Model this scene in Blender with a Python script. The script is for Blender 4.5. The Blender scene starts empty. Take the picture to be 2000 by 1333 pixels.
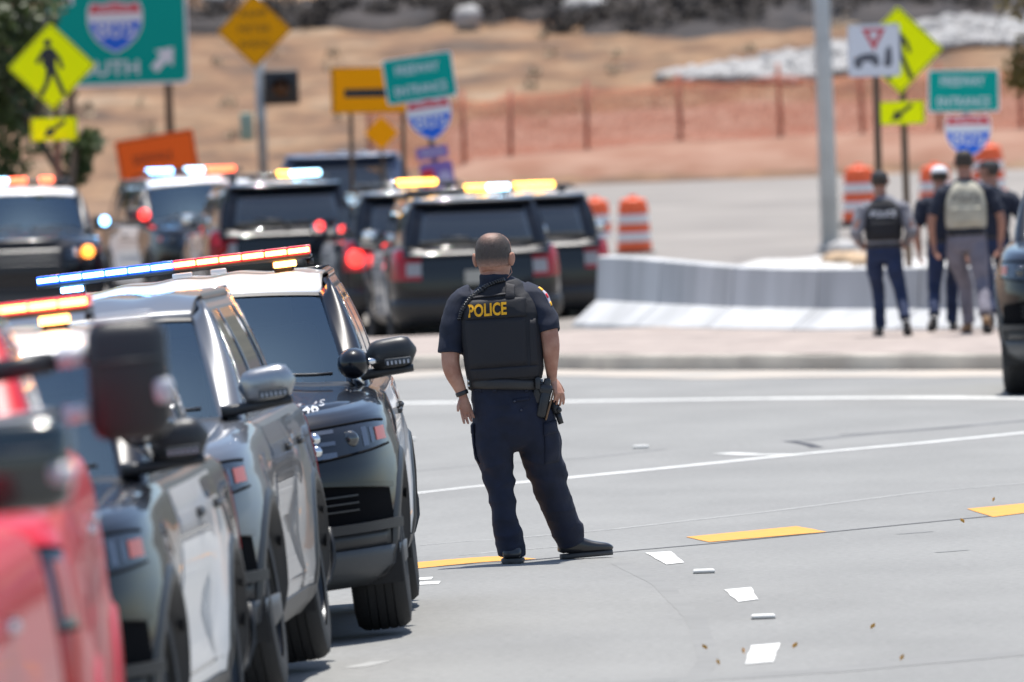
import bpy, math, random
from math import sin, cos, pi, radians
from mathutils import Vector, Matrix, noise
from mathutils.bvhtree import BVHTree
random.seed(7)
scene = bpy.context.scene
C = scene.collection

# ------------------------------------------------------------------ camera, sky, sun
CAM_H, PITCH, ROLL, FOCAL = 2.33, 1.023, 2.1, 400.0
cam_data = bpy.data.cameras.new("camera")
cam_data.lens = FOCAL; cam_data.sensor_width = 36.0
cam_data.clip_start = 0.5; cam_data.clip_end = 5000
cam = bpy.data.objects.new("camera", cam_data); C.objects.link(cam)
cam.matrix_world = (Matrix.Translation((0, 0, CAM_H)) @ Matrix.Rotation(radians(90 - PITCH), 4, 'X')
                    @ Matrix.Rotation(radians(-ROLL), 4, 'Z'))
scene.camera = cam
cam_data.dof.use_dof = True
cam_data.dof.focus_distance = 61.5
cam_data.dof.aperture_fstop = 5.0
cam_data.dof.aperture_blades = 9

SUN_DIR = Vector((0.035, 0.17, 0.985)).normalized()
world = bpy.data.worlds.new("World"); scene.world = world; world.use_nodes = True
wn = world.node_tree.nodes; wl = world.node_tree.links
sky = wn.new('ShaderNodeTexSky'); sky.sky_type = 'NISHITA'; sky.sun_disc = False
sky.sun_elevation = math.asin(SUN_DIR.z); sky.sun_rotation = math.atan2(SUN_DIR.x, SUN_DIR.y)
wl.new(sky.outputs[0], wn['Background'].inputs[0]); wn['Background'].inputs[1].default_value = 0.11
sl = bpy.data.lights.new("sun", 'SUN'); sl.energy = 4.2; sl.angle = radians(0.55); sl.color = (1.0, 0.96, 0.9)
so = bpy.data.objects.new("sun", sl); C.objects.link(so)
so.rotation_euler = SUN_DIR.to_track_quat('Z', 'Y').to_euler()
vs = scene.view_settings
vs.view_transform = 'Standard'; vs.look = 'None'; vs.gamma = 1; vs.use_curve_mapping = False
vs.exposure = 0.75
try:
    scene.cycles.use_denoising = True
    scene.cycles.max_bounces = 8
except Exception:
    pass

CM = cam.matrix_world.to_3x3()
FPX = FOCAL / 36.0 * 2000.0
def ray(px, py):
    return (CM @ Vector(((px - 1000) / FPX, -(py - 666.5) / FPX, -1.0))).normalized()
def at(px, py, D):
    """point of the place that lies D metres down the road on the sight line of a photo pixel"""
    r = ray(px, py); k = D / r.y
    return Vector((0, 0, CAM_H)) + r * k

# ------------------------------------------------------------------ materials
MATS = {}
def mat(name, col, rough=0.5, metal=0.0, var=0.0, vscale=6.0, bump=0.0, bscale=60.0, coat=0.0,
        emis=None, estr=0.0, col2=None, spec=0.5, alpha=None, sheen=0.0, detail=4.0, stretch=None, lo=0.35, hi=0.65, transl=0):
    m = bpy.data.materials.new(name); m.use_nodes = True
    nt = m.node_tree; n = nt.nodes; l = nt.links; b = n['Principled BSDF']
    b.inputs['Roughness'].default_value = rough; b.inputs['Metallic'].default_value = metal
    b.inputs['Specular IOR Level'].default_value = spec
    if coat: b.inputs['Coat Weight'].default_value = coat; b.inputs['Coat Roughness'].default_value = 0.03
    if sheen: b.inputs['Sheen Weight'].default_value = sheen; b.inputs['Sheen Roughness'].default_value = 0.4
    b.inputs['Base Color'].default_value = (*col, 1)
    tc = n.new('ShaderNodeTexCoord'); src = tc.outputs['Object']
    if stretch:
        mp = n.new('ShaderNodeMapping'); mp.inputs['Scale'].default_value = stretch
        l.new(src, mp.inputs[0]); src = mp.outputs[0]
    if var or col2:
        nz = n.new('ShaderNodeTexNoise'); nz.inputs['Scale'].default_value = vscale; nz.inputs['Detail'].default_value = detail
        l.new(src, nz.inputs['Vector'])
        rp = n.new('ShaderNodeValToRGB'); l.new(nz.outputs['Fac'], rp.inputs[0])
        rp.color_ramp.elements[0].position = lo; rp.color_ramp.elements[1].position = hi
        if col2 is None:
            rp.color_ramp.elements[0].color = (*[c * (1 - var) for c in col], 1)
            rp.color_ramp.elements[1].color = (*[min(1, c * (1 + var)) for c in col], 1)
        else:
            rp.color_ramp.elements[0].color = (*col, 1); rp.color_ramp.elements[1].color = (*col2, 1)
        l.new(rp.outputs[0], b.inputs['Base Color'])
    if bump:
        nb = n.new('ShaderNodeTexNoise'); nb.inputs['Scale'].default_value = bscale; nb.inputs['Detail'].default_value = 3
        l.new(src, nb.inputs['Vector'])
        bp = n.new('ShaderNodeBump'); bp.inputs['Strength'].default_value = bump; bp.inputs['Distance'].default_value = 0.01
        l.new(nb.outputs['Fac'], bp.inputs['Height']); l.new(bp.outputs[0], b.inputs['Normal'])
    if emis:
        b.inputs['Emission Color'].default_value = (*emis, 1); b.inputs['Emission Strength'].default_value = estr
    if alpha is not None: b.inputs['Alpha'].default_value = alpha
    if transl:
        out = n['Material Output']; tr = n.new('ShaderNodeBsdfTranslucent'); mx = n.new('ShaderNodeMixShader')
        tr.inputs[0].default_value = (*[min(1, c * 1.6) for c in col], 1); mx.inputs[0].default_value = transl
        l.new(b.outputs[0], mx.inputs[1]); l.new(tr.outputs[0], mx.inputs[2]); l.new(mx.outputs[0], out.inputs[0])
    MATS[name] = m
    return m
def glass_mat(name, tint, mixin, rough=0.02):
    """thin tinted pane: see-through with a sky reflection by Fresnel"""
    m = bpy.data.materials.new(name); m.use_nodes = True
    nt = m.node_tree; n = nt.nodes; l = nt.links; n.remove(n['Principled BSDF']); out = n['Material Output']
    tr = n.new('ShaderNodeBsdfTransparent'); tr.inputs[0].default_value = (*tint, 1)
    gl = n.new('ShaderNodeBsdfGlossy'); gl.inputs['Roughness'].default_value = rough; gl.inputs[0].default_value = (0.45, 0.72, 1.0, 1)
    fr = n.new('ShaderNodeFresnel'); fr.inputs[0].default_value = 1.5
    ad = n.new('ShaderNodeMath'); ad.operation = 'ADD'; ad.inputs[1].default_value = mixin; ad.use_clamp = True
    mx = n.new('ShaderNodeMixShader')
    l.new(fr.outputs[0], ad.inputs[0]); l.new(ad.outputs[0], mx.inputs[0])
    l.new(tr.outputs[0], mx.inputs[1]); l.new(gl.outputs[0], mx.inputs[2]); l.new(mx.outputs[0], out.inputs[0])
    return m

# ------------------------------------------------------------------ mesh helpers
def tag(o, label=None, cat=None, group=None, kind=None):
    if label: o['label'] = label
    if cat: o['category'] = cat
    if group: o['group'] = group
    if kind: o['kind'] = kind
    return o
def empty(name, loc=(0, 0, 0), rz=0.0, label=None, cat=None, group=None):
    o = bpy.data.objects.new(name, None); C.objects.link(o); o.empty_display_size = 0.2
    o.location = loc; o.rotation_euler = (0, 0, rz)
    return tag(o, label, cat, group)
def mk(name, verts, faces, m, parent=None, smooth=True):
    me = bpy.data.meshes.new(name); me.from_pydata([tuple(v) for v in verts], [], faces)
    me.validate(); me.update()
    if smooth: me.polygons.foreach_set('use_smooth', [True] * len(me.polygons))
    if m: me.materials.append(m)
    o = bpy.data.objects.new(name, me); C.objects.link(o)
    if parent: o.parent = parent
    return o
class MB:
    """collects pieces for ONE mesh"""
    def __init__(s): s.v = []; s.f = []
    def add(s, v, f):
        k = len(s.v); s.v += [Vector(p) for p in v]; s.f += [tuple(i + k for i in q) for q in f]; return s
    def box(s, c, d, rot=None, bev=0.0):
        x, y, z = d[0] / 2, d[1] / 2, d[2] / 2
        if bev <= 0:
            v = [Vector((a * x, b * y, e * z)) for a in (-1, 1) for b in (-1, 1) for e in (-1, 1)]
            f = [(0, 1, 3, 2), (4, 6, 7, 5), (0, 4, 5, 1), (2, 3, 7, 6), (0, 2, 6, 4), (1, 5, 7, 3)]
        else:
            bev = min(bev, x * .9, y * .9, z * .9); v = []; f = []
            rings = []
            for (zz, ins) in ((-z, bev), (-z + bev * .3, bev * .3), (-z + bev, 0), (z - bev, 0), (z - bev * .3, bev * .3), (z, bev)):
                ring = []
                X, Y = x - ins, y - ins; r = bev
                for (sx, sy, a0) in ((1, 1, 0), (-1, 1, 90), (-1, -1, 180), (1, -1, 270)):
                    for k in range(4):
                        a = radians(a0 + 30 * k)
                        ring.append(len(v)); v.append(Vector((sx * (X - r) + r * cos(a), sy * (Y - r) + r * sin(a), zz)))
                rings.append(ring)
            N = 16
            for a, b in zip(rings, rings[1:]):
                for k in range(N): f.append((a[k], a[(k + 1) % N], b[(k + 1) % N], b[k]))
            f.append(tuple(reversed(rings[0]))); f.append(tuple(rings[-1]))
        M = rot.to_3x3() if rot is not None else Matrix.Identity(3)
        return s.add([M @ p + Vector(c) for p in v], f)
    def cyl(s, p, q, r, r2=None, n=14):
        p, q = Vector(p), Vector(q); r2 = r if r2 is None else r2
        t = (q - p).normalized(); a = t.orthogonal().normalized(); b = t.cross(a)
        v = []; f = []
        for k in range(n):
            w = 2 * pi * k / n; d = a * cos(w) + b * sin(w); v += [p + d * r, q + d * r2]
        for k in range(n):
            j = (k + 1) % n; f.append((2 * k, 2 * j, 2 * j + 1, 2 * k + 1))
        f.append(tuple(2 * k for k in reversed(range(n)))); f.append(tuple(2 * k + 1 for k in range(n)))
        return s.add(v, f)
    def tube(s, pts, rad, n=10, cap=True):
        pts = [Vector(p) for p in pts]; v = []; f = []
        if not hasattr(rad, '__len__'): rad = [rad] * len(pts)
        a = None
        for i, p in enumerate(pts):
            t = (pts[min(i + 1, len(pts) - 1)] - pts[max(i - 1, 0)]).normalized()
            a = t.orthogonal().normalized() if a is None else (a - t * a.dot(t)).normalized()
            b = t.cross(a)
            v += [p + (a * cos(2 * pi * k / n) + b * sin(2 * pi * k / n)) * rad[i] for k in range(n)]
        for i in range(len(pts) - 1):
            for k in range(n):
                j = (k + 1) % n; f.append((i * n + k, i * n + j, (i + 1) * n + j, (i + 1) * n + k))
        if cap: f.append(tuple(reversed(range(n)))); f.append(tuple((len(pts) - 1) * n + k for k in range(n)))
        return s.add(v, f)
    def loft(s, E, n=18, lat=Vector((1, 0, 0))):
        """closed tube of elliptical rings: entries (centre, r_lateral, r_depth[, superellipse power])"""
        v = []; f = []; pts = [Vector(e[0]) for e in E]
        for i, e in enumerate(E):
            t = (pts[min(i + 1, len(E) - 1)] - pts[max(i - 1, 0)]).normalized()
            A = lat - t * lat.dot(t)
            if A.length < 0.2: A = Vector((0, 1, 0)) - t * t.y
            A.normalize(); B = t.cross(A); pw = e[3] if len(e) > 3 else 2.0
            for k in range(n):
                w = 2 * pi * k / n; c_, s_ = cos(w), sin(w)
                cx = math.copysign(abs(c_) ** (2 / pw), c_); sx = math.copysign(abs(s_) ** (2 / pw), s_)
                v.append(pts[i] + A * e[1] * cx + B * e[2] * sx)
        for i in range(len(E) - 1):
            for k in range(n):
                j = (k + 1) % n; f.append((i * n + k, i * n + j, (i + 1) * n + j, (i + 1) * n + k))
        f.append(tuple(reversed(range(n)))); f.append(tuple((len(E) - 1) * n + k for k in range(n)))
        return s.add(v, f)
    def ball(s, c, r, n=12, m=8):
        c = Vector(c); r = Vector((r, r, r)) if not hasattr(r, '__len__') else Vector(r); v = [c + Vector((0, 0, -r.z))]; f = []
        for i in range(1, m):
            th = -pi / 2 + pi * i / m
            for k in range(n): v.append(c + Vector((r.x * cos(th) * cos(2 * pi * k / n), r.y * cos(th) * sin(2 * pi * k / n), r.z * sin(th))))
        v.append(c + Vector((0, 0, r.z))); top = len(v) - 1
        for k in range(n): f.append((0, 1 + (k + 1) % n, 1 + k))
        for i in range(m - 2):
            for k in range(n):
                a = 1 + i * n; j = (k + 1) % n; f.append((a + k, a + j, a + n + j, a + n + k))
        for k in range(n): f.append((1 + (m - 2) * n + k, 1 + (m - 2) * n + (k + 1) % n, top))
        return s.add(v, f)
    def grid(s, nu, nv, fn, thick=0.0, closed=False):
        v = [Vector(fn(i / nu, j / nv)) for j in range(nv + 1) for i in range(nu + 1)]; W = nu + 1
        f = [(j * W + i, j * W + i + 1, (j + 1) * W + i + 1, (j + 1) * W + i) for j in range(nv) for i in range(nu)]
        if thick:
            nrm = [Vector((0, 0, 0)) for _ in v]
            for q in f:
                d = (v[q[1]] - v[q[0]]).cross(v[q[3]] - v[q[0]])
                for i in q: nrm[i] += d
            k = len(v)
            v2 = [p - (d.normalized() if d.length > 1e-12 else d) * thick for p, d in zip(v, nrm)]
            f += [tuple(i + k for i in reversed(q)) for q in f]
            v += v2
            bd = [j for j in range(W)] + [r * W + nu for r in range(1, nv + 1)] + [nv * W + i for i in range(nu - 1, -1, -1)] + [r * W for r in range(nv - 1, 0, -1)]
            for a, b in zip(bd, bd[1:] + bd[:1]): f.append((b, a, a + k, b + k))
        return s.add(v, f)
    def prism(s, poly, y0, y1):
        """outline in the x-z plane, extruded from y0 (front) to y1 (back)"""
        n = len(poly); v = [Vector((p[0], y0, p[1])) for p in poly] + [Vector((p[0], y1, p[1])) for p in poly]
        f = [tuple(range(n)), tuple(reversed(range(n, 2 * n)))] + [(k, n + k, n + (k + 1) % n, (k + 1) % n) for k in range(n)]
        return s.add(v, f)
    def xf(s, M):
        s.v = [M @ p for p in s.v]; return s
    def build(s, name, m, parent=None, smooth=True): return mk(name, s.v, s.f, m, parent, smooth)
def lerp(a, b, t): return a + (b - a) * t
def sstep(a, b, x):
    t = max(0.0, min(1.0, (x - a) / (b - a))); return t * t * (3 - 2 * t)
def sharp(o, ang=35):
    """keep hard edges on smooth-shaded meshes"""
    me = o.data
    try: me.set_sharp_from_angle(angle=radians(ang))
    except Exception: pass
    return o
def text_mb(body, height, width=None, bold=0.0, y=0.0, c=(0, 0)):
    """flat lettering in the x-z plane facing -y, centred on c"""
    cu = bpy.data.curves.new("lettering", 'FONT'); cu.body = body; cu.size = 1.0; cu.offset = bold; cu.fill_mode = 'FRONT'; cu.resolution_u = 4
    o = bpy.data.objects.new("lettering", cu); C.objects.link(o)
    bpy.context.view_layer.update()
    me = bpy.data.meshes.new_from_object(o.evaluated_get(bpy.context.evaluated_depsgraph_get()))
    V = [v.co.copy() for v in me.vertices]; F = [tuple(p.vertices) for p in me.polygons]
    bpy.data.objects.remove(o); bpy.data.curves.remove(cu); bpy.data.meshes.remove(me)
    xs = [v.x for v in V]; ys = [v.y for v in V]; h = max(ys) - min(ys); w = max(xs) - min(xs)
    kz = height / h; kx = (width / w) if width else kz
    mb = MB(); mb.add([Vector(((v.x - (min(xs) + w / 2)) * kx + c[0], y, (v.y - (min(ys) + h / 2)) * kz + c[1])) for v in V], F)
    return mb
def fuse(name, mb, voxel, m, parent, smooth=4, disp=None):
    """several lofts grown together into one continuous skin"""
    me = bpy.data.meshes.new(name); me.from_pydata([tuple(v) for v in mb.v], [], mb.f); me.update()
    o = bpy.data.objects.new(name, me); C.objects.link(o)
    r = o.modifiers.new('r', 'REMESH'); r.mode = 'VOXEL'; r.voxel_size = voxel
    if smooth: s = o.modifiers.new('s', 'SMOOTH'); s.iterations = smooth; s.factor = 0.5
    bpy.context.view_layer.update()
    me2 = bpy.data.meshes.new_from_object(o.evaluated_get(bpy.context.evaluated_depsgraph_get()))
    o.modifiers.clear(); o.data = me2; bpy.data.meshes.remove(me); me2.name = name
    if disp:
        nr = [v.normal.copy() for v in me2.vertices]
        for v, n_ in zip(me2.vertices, nr): v.co += n_ * disp(v.co, n_)
    me2.polygons.foreach_set('use_smooth', [True] * len(me2.polygons)); me2.update()
    me2.materials.clear(); me2.materials.append(m)
    o.parent = parent
    return o
def bvh(o):
    return BVHTree.FromPolygons([v.co.copy() for v in o.data.vertices], [tuple(p.vertices) for p in o.data.polygons])
def drape(tree, p, d, off, back=2.0):
    d = Vector(d).normalized(); p = Vector(p)
    h = tree.ray_cast(p - d * back, d)
    return (h[0] - d * off) if h[0] is not None else p - d * off
def copy_tree(o, parent=None):
    c = o.copy(); C.objects.link(c); c.parent = parent
    for ch in o.children: copy_tree(ch, c)
    return c
def setmat(o, m):
    o.material_slots[0].link = 'OBJECT'; o.material_slots[0].material = m

# ------------------------------------------------------------------ palette
M_asphalt = mat('asphalt', (0.200, 0.199, 0.190), 0.9, var=0.10, vscale=0.9, bump=0.25, bscale=160, detail=9, stretch=(1, .35, 1), lo=.3, hi=.7)
def speckle(m, scale, lo_, hi_):
    nt = m.node_tree; n = nt.nodes; l = nt.links; b = n['Principled BSDF']; src = b.inputs['Base Color'].links[0].from_socket
    tc = [q for q in n if q.type == 'TEX_COORD'][0]; nz = n.new('ShaderNodeTexNoise'); nz.inputs['Scale'].default_value = scale; nz.inputs['Detail'].default_value = 6; nz.inputs['Roughness'].default_value = .75
    l.new(tc.outputs['Object'], nz.inputs['Vector']); mr = n.new('ShaderNodeMapRange'); mr.inputs[1].default_value = .3; mr.inputs[2].default_value = .7; mr.inputs[3].default_value = lo_; mr.inputs[4].default_value = hi_
    l.new(nz.outputs['Fac'], mr.inputs[0]); mx = n.new('ShaderNodeMix'); mx.data_type = 'RGBA'; mx.blend_type = 'MULTIPLY'; mx.inputs[0].default_value = 1
    l.new(src, mx.inputs[6]); l.new(mr.outputs[0], mx.inputs[7]); l.new(mx.outputs[2], b.inputs['Base Color'])
speckle(M_asphalt, 22, .80, 1.18)
M_white_paint = mat('road_paint_white', (0.54, 0.54, 0.52), 0.8, var=0.12, vscale=9)
M_yellow_paint = mat('road_paint_yellow', (0.62, 0.27, 0.03), 0.7, var=0.08, vscale=9)
def wear(m, amt):
    nt = m.node_tree; n = nt.nodes; l = nt.links; b = n['Principled BSDF']; src = b.inputs['Base Color'].links[0].from_socket
    tc = [q for q in n if q.type == 'TEX_COORD'][0]; nz = n.new('ShaderNodeTexNoise'); nz.inputs['Scale'].default_value = 7; nz.inputs['Detail'].default_value = 9; nz.inputs['Roughness'].default_value = .7
    l.new(tc.outputs['Object'], nz.inputs['Vector']); mr = n.new('ShaderNodeMapRange'); mr.inputs[1].default_value = .56; mr.inputs[2].default_value = .70; mr.inputs[3].default_value = 0; mr.inputs[4].default_value = amt
    l.new(nz.outputs['Fac'], mr.inputs[0]); mx = n.new('ShaderNodeMix'); mx.data_type = 'RGBA'; mx.inputs[7].default_value = (.20, .20, .19, 1)
    l.new(mr.outputs[0], mx.inputs[0]); l.new(src, mx.inputs[6]); l.new(mx.outputs[2], b.inputs['Base Color'])
wear(M_white_paint, .75); wear(M_yellow_paint, .6)
M_crack = mat('tar', (0.04, 0.04, 0.045), 0.8)
M_worn = mat('tyre_polish', (0.140, 0.141, 0.139), 0.85, var=0.15, vscale=2)
M_track = mat('tyre_track', (0.188, 0.187, 0.179), 0.9, var=.06, vscale=3)
M_scar = mat('pale_scuff', (0.29, 0.29, 0.28), 0.9, var=0.1)
M_kerb = mat('kerb_concrete', (0.36, 0.33, 0.285), 0.9, var=0.22, vscale=1.2, bump=.3, bscale=30)
M_island = mat('island_paving', (0.30, 0.25, 0.22), 0.9, var=0.2, vscale=3, bump=.3, bscale=20)
M_conc = mat('pale_concrete', (0.212, 0.192, 0.172), 0.9, var=0.12, vscale=.4, bump=.15, bscale=30)
M_rail = mat('barrier_concrete', (0.45, 0.455, 0.46), 0.9, var=0.16, vscale=1.1, stretch=(1.2, 1.2, .25), spec=.2, bump=.1, bscale=20)
M_whitesand = mat('white_gravel', (0.52, 0.51, 0.49), 0.95, var=0.25, vscale=2, bump=.6, bscale=9)
M_dirt = mat('dry_slope', (0.165, 0.085, 0.038), 0.95, col2=(0.27, 0.19, 0.115), vscale=.5, bump=.8, bscale=3, detail=9)
speckle(M_dirt, 1.3, .50, 1.45)
rp_ = [q for q in M_dirt.node_tree.nodes if q.type == 'VALTORGB'][0].color_ramp
rp_.elements[0].position = .30; rp_.elements[0].color = (.075, .048, .031, 1); rp_.elements[1].position = .72; rp_.elements[1].color = (.25, .178, .115, 1)
e_ = rp_.elements.new(.44); e_.color = (.150, .080, .040, 1); e_ = rp_.elements.new(.56); e_.color = (.195, .115, .060, 1)
M_mulch = mat('dark_mulch', (0.018, 0.016, 0.017), 0.95, col2=(0.05, 0.041, 0.038), vscale=.9, bump=1, bscale=5, detail=9)
M_redsoil = mat('red_soil', (0.22, 0.105, 0.065), 0.95, col2=(0.28, 0.165, 0.115), vscale=.8, bump=.7, bscale=5, detail=8)
M_rock = mat('pale_rock', (0.24, 0.23, 0.22), 0.9, col2=(0.44, 0.43, 0.42), vscale=2.5, bump=.4, bscale=14)
M_tanrock = mat('tan_rock', (0.42, 0.30, 0.19), 0.9, var=.3, vscale=4)
M_net = None
M_brush = mat('dry_brush', (0.014, 0.012, 0.012), 0.9, col2=(0.055, 0.044, 0.037), vscale=3, transl=.1)
M_leaf = mat('tree_leaf', (0.028, 0.05, 0.014), 0.55, col2=(0.08, 0.105, 0.025), vscale=1.5, transl=.3)
M_leaf2 = mat('olive_leaf', (0.10, 0.085, 0.02), 0.55, col2=(0.20, 0.13, 0.035), vscale=1.2, transl=.3)
M_bark = mat('bark', (0.12, 0.085, 0.06), 0.9, var=.35, vscale=8, stretch=(1, 1, .2))
M_wood = mat('post_wood', (0.13, 0.085, 0.055), 0.85, var=.3, vscale=9, stretch=(1, 1, .15))
M_galv = mat('galvanised', (0.33, 0.35, 0.36), 0.5, .5, var=.15, vscale=4)
M_green = mat('sign_green', (0.0, 0.34, 0.285), 0.6, spec=.15)
M_signwhite = mat('sign_white', (0.74, 0.74, 0.78), 0.5)
M_lime = mat('sign_lime', (0.95, 1.0, 0.0), 0.6, spec=.12)
M_amber = mat('sign_amber', (0.80, 0.36, 0.0), 0.6, spec=.15)
M_yel = mat('sign_yellow', (1.0, 0.36, 0.0), 0.6, spec=.12)
M_orange = mat('sign_orange', (1.0, 0.155, 0.022), 0.6, spec=.12)
M_ink = mat('sign_black', (0.016, 0.016, 0.018), 0.5)
M_blue = mat('shield_blue', (0.03, 0.15, 0.70), 0.6, spec=.15)
M_red = mat('shield_red', (0.65, 0.045, 0.06), 0.6, spec=.15)
M_purple = mat('plate_violet', (0.24, 0.14, 0.42), 0.5)
M_drum = mat('drum_orange', (0.80, 0.115, 0.03), 0.5)
M_drumw = mat('drum_white', (0.72, 0.70, 0.70), 0.5)
M_black_paint = mat('car_black', (0.007, 0.008, 0.012), 0.3, coat=.8, spec=.12)
M_white_car = mat('car_white', (0.80, 0.80, 0.80), 0.3, coat=.8)
M_grey_paint = mat('car_grey', (0.105, 0.112, 0.128), 0.34, .3, coat=.7)
M_navy_paint = mat('car_navy', (0.045, 0.065, 0.12), 0.35, .2, coat=.8)
M_red_paint = mat('car_red', (0.50, 0.008, 0.018), 0.4, coat=.35, spec=.2)
M_plastic = mat('black_plastic', (0.020, 0.021, 0.024), 0.42, bump=.1, bscale=300)
M_grey_plastic = mat('grey_plastic', (0.055, 0.06, 0.066), 0.5)
M_pocket = mat('pocket_black', (0.004, 0.004, 0.005), 0.9, spec=.1)
M_rubber = mat('rubber', (0.018, 0.018, 0.019), 0.75, bump=.15, bscale=90)
M_rim = mat('rim_steel', (0.045, 0.047, 0.05), 0.35, .6)
M_alloy = mat('alloy', (0.36, 0.37, 0.38), 0.3, .9)
M_chrome = mat('chrome', (0.75, 0.76, 0.78), 0.12, 1.0)
M_tint = mat('tinted_glass', (0.022, 0.026, 0.03), 0.06, coat=1.0, spec=.9)
M_screen = glass_mat('windscreen', (0.48, 0.68, 0.76), 0.075)
M_lens = mat('lamp_lens', (0.008, 0.009, 0.012), 0.06, coat=.75, spec=.4)
M_clear = mat('lamp_clear', (0.50, 0.52, 0.55), 0.15, coat=1.0)
M_rev = mat('reverse_lens', (0.30, 0.28, 0.28), 0.3, coat=1.0)
M_chamber = mat('lamp_chamber', (0.16, 0.175, 0.20), 0.10, .8)
M_redref = mat('reflector_red', (0.40, 0.085, 0.06), 0.35, coat=.4)
M_tail = mat('tail_red', (0.34, 0.003, 0.010), 0.2, coat=.3, spec=.3)
M_taillit = mat('tail_lit', (0.8, 0.02, 0.02), 0.2, emis=(1, .03, .03), estr=3.0)
M_dash = mat('dash_vinyl', (0.030, 0.034, 0.036), 0.6)
M_seat = mat('seat_cloth', (0.03, 0.03, 0.033), 0.8)
M_E_blue = mat('led_blue', (0.1, 0.3, 0.9), 0.3, emis=(0.22, 0.55, 1.0), estr=6.0)
M_E_bluecase = mat('lens_blue', (0.01, 0.05, 0.5), 0.2, emis=(0.0, 0.09, 1.0), estr=1.0, coat=1)
M_E_red = mat('led_amber_red', (0.9, 0.2, 0.05), 0.3, emis=(1.0, 0.44, 0.11), estr=6.0)
M_E_redcase = mat('lens_red', (0.5, 0.01, 0.02), 0.2, emis=(1.0, 0.02, 0.03), estr=0.9, coat=1)
M_E_amber = mat('led_amber', (1, .5, .05), 0.3, emis=(1.0, 0.50, 0.06), estr=5.0)
M_E_white = mat('led_white', (1, 1, 1), 0.3, emis=(0.72, 0.9, 1.0), estr=7.0)
M_E_cyan = mat('led_cyan', (.5, .8, 1), .3, emis=(.38, .74, 1.0), estr=4.5)
M_E_deep = mat('led_red', (.9, .1, .05), .3, emis=(1.0, .13, .05), estr=3.2)
M_skin = mat('skin', (0.37, 0.17, 0.115), 0.62, col2=(0.50, 0.275, 0.195), vscale=14, bump=.2, bscale=160, spec=.35, detail=8)
M_skin2 = mat('skin_tan', (0.33, 0.16, 0.11), 0.55, var=.12, vscale=18)
M_navy = mat('uniform_navy', (0.0088, 0.0130, 0.029), 0.85, var=.18, vscale=14, bump=.22, bscale=420)
M_trouser = mat('trouser_navy', (0.0062, 0.0100, 0.027), 0.85, var=.2, vscale=12, bump=.25, bscale=380)
M_vest = mat('vest_black', (0.0085, 0.009, 0.0135), 0.75, var=.18, vscale=16, bump=.3, bscale=350)
M_vestpanel = mat('vest_panel', (0.011, 0.0105, 0.015), 0.7, bump=.3, bscale=500)
M_police = mat('lettering_yellow', (0.86, 0.42, 0.005), 0.6, var=.15, vscale=60)
M_leather = mat('belt_leather', (0.022, 0.020, 0.020), 0.45, bump=.2, bscale=220)
M_gun = mat('holster', (0.02, 0.021, 0.024), 0.4)
M_gun2 = mat('pistol_edge', (0.16, 0.085, 0.04), 0.4)
M_shoe = mat('shoe_black', (0.016, 0.016, 0.018), 0.32, coat=.3)
M_sole = mat('sole', (0.055, 0.055, 0.055), 0.7)
M_silver = mat('snap_silver', (0.7, 0.7, 0.68), 0.3, .9)
M_grey_cloth = mat('grey_cloth', (0.19, 0.19, 0.215), 0.9, var=.15, vscale=10)
M_greyp = mat('grey_trouser', (0.155, 0.145, 0.175), 0.9, var=.15, vscale=8)
M_jean = mat('dark_denim', (0.013, 0.024, 0.066), 0.9, var=.25, vscale=10)
M_tan = mat('tan_vest', (0.40, 0.375, 0.30), 0.85, var=.12, vscale=10)
M_boot = mat('tan_boot', (0.22, 0.125, 0.06), 0.7)
M_dkhair = mat('dark_hair', (0.035, 0.026, 0.02), 0.7)
M_cap = mat('dark_cap', (0.02, 0.022, 0.027), 0.8)
M_whitecap = mat('white_cap', (0.7, 0.7, 0.72), 0.8)

# ================================================================== THE SETTING
PROF = [(-50, 0), (126, 0), (150, .12), (185, .40), (205, .95), (222, 1.45), (300, 13.2), (460, 42)]
def prof(y):
    for (a, za), (b, zb) in zip(PROF, PROF[1:]):
        if y <= b: return lerp(za, zb, max(0, (y - a) / (b - a)))
    return PROF[-1][1]
def G(x, y):
    t = max(0.0, -0.15 - x); t = t * t / (t + .25) if t > 0 else 0
    z = prof(y) - 0.056 * min(t, 9) * (1 - sstep(72, 104, y))
    if y > 112: z += 0.05 * max(0.0, -1.2 - x) * sstep(126, 146, y) * (1 - sstep(170, 200, y))
    z -= 0.15 * sstep(120, 130, y) * (1 - sstep(138, 156, y)) * (1 - sstep(.55, 1.3, x))
    return z
def gnd(px, py):
    """where the sight line of a photo pixel meets the ground"""
    r = ray(px, py); p = None; t = 20.0
    for _ in range(60):
        p = Vector((0, 0, CAM_H)) + r * t
        h = p.z - G(p.x, p.y)
        t += h / max(1e-4, -r.z) * 0.8
    return p
def sheet(name, xs, ys, m, dz=0.0, xmap=None, extra=None, kind='structure', parent=None):
    v = []; W = len(xs)
    for y in ys:
        for x in xs:
            X, Y = (x, y) if xmap is None else xmap(x, y)
            v.append(Vector((X, Y, G(X, Y) + dz + (extra(X, Y) if extra else 0))))
    f = [(j * W + i, j * W + i + 1, (j + 1) * W + i + 1, (j + 1) * W + i) for j in range(len(ys) - 1) for i in range(W - 1)]
    o = mk(name, v, f, m, parent)
    if kind: o['kind'] = kind
    return o
def fr(a, b, n): return [a + (b - a) * i / n for i in range(n + 1)]
def bumps(x, y): return (noise.noise((x * .35, y * .35, 3)) * .10 + noise.noise((x * 1.1, y * 1.1, 9)) * .05) * sstep(222, 232, y)
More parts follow.
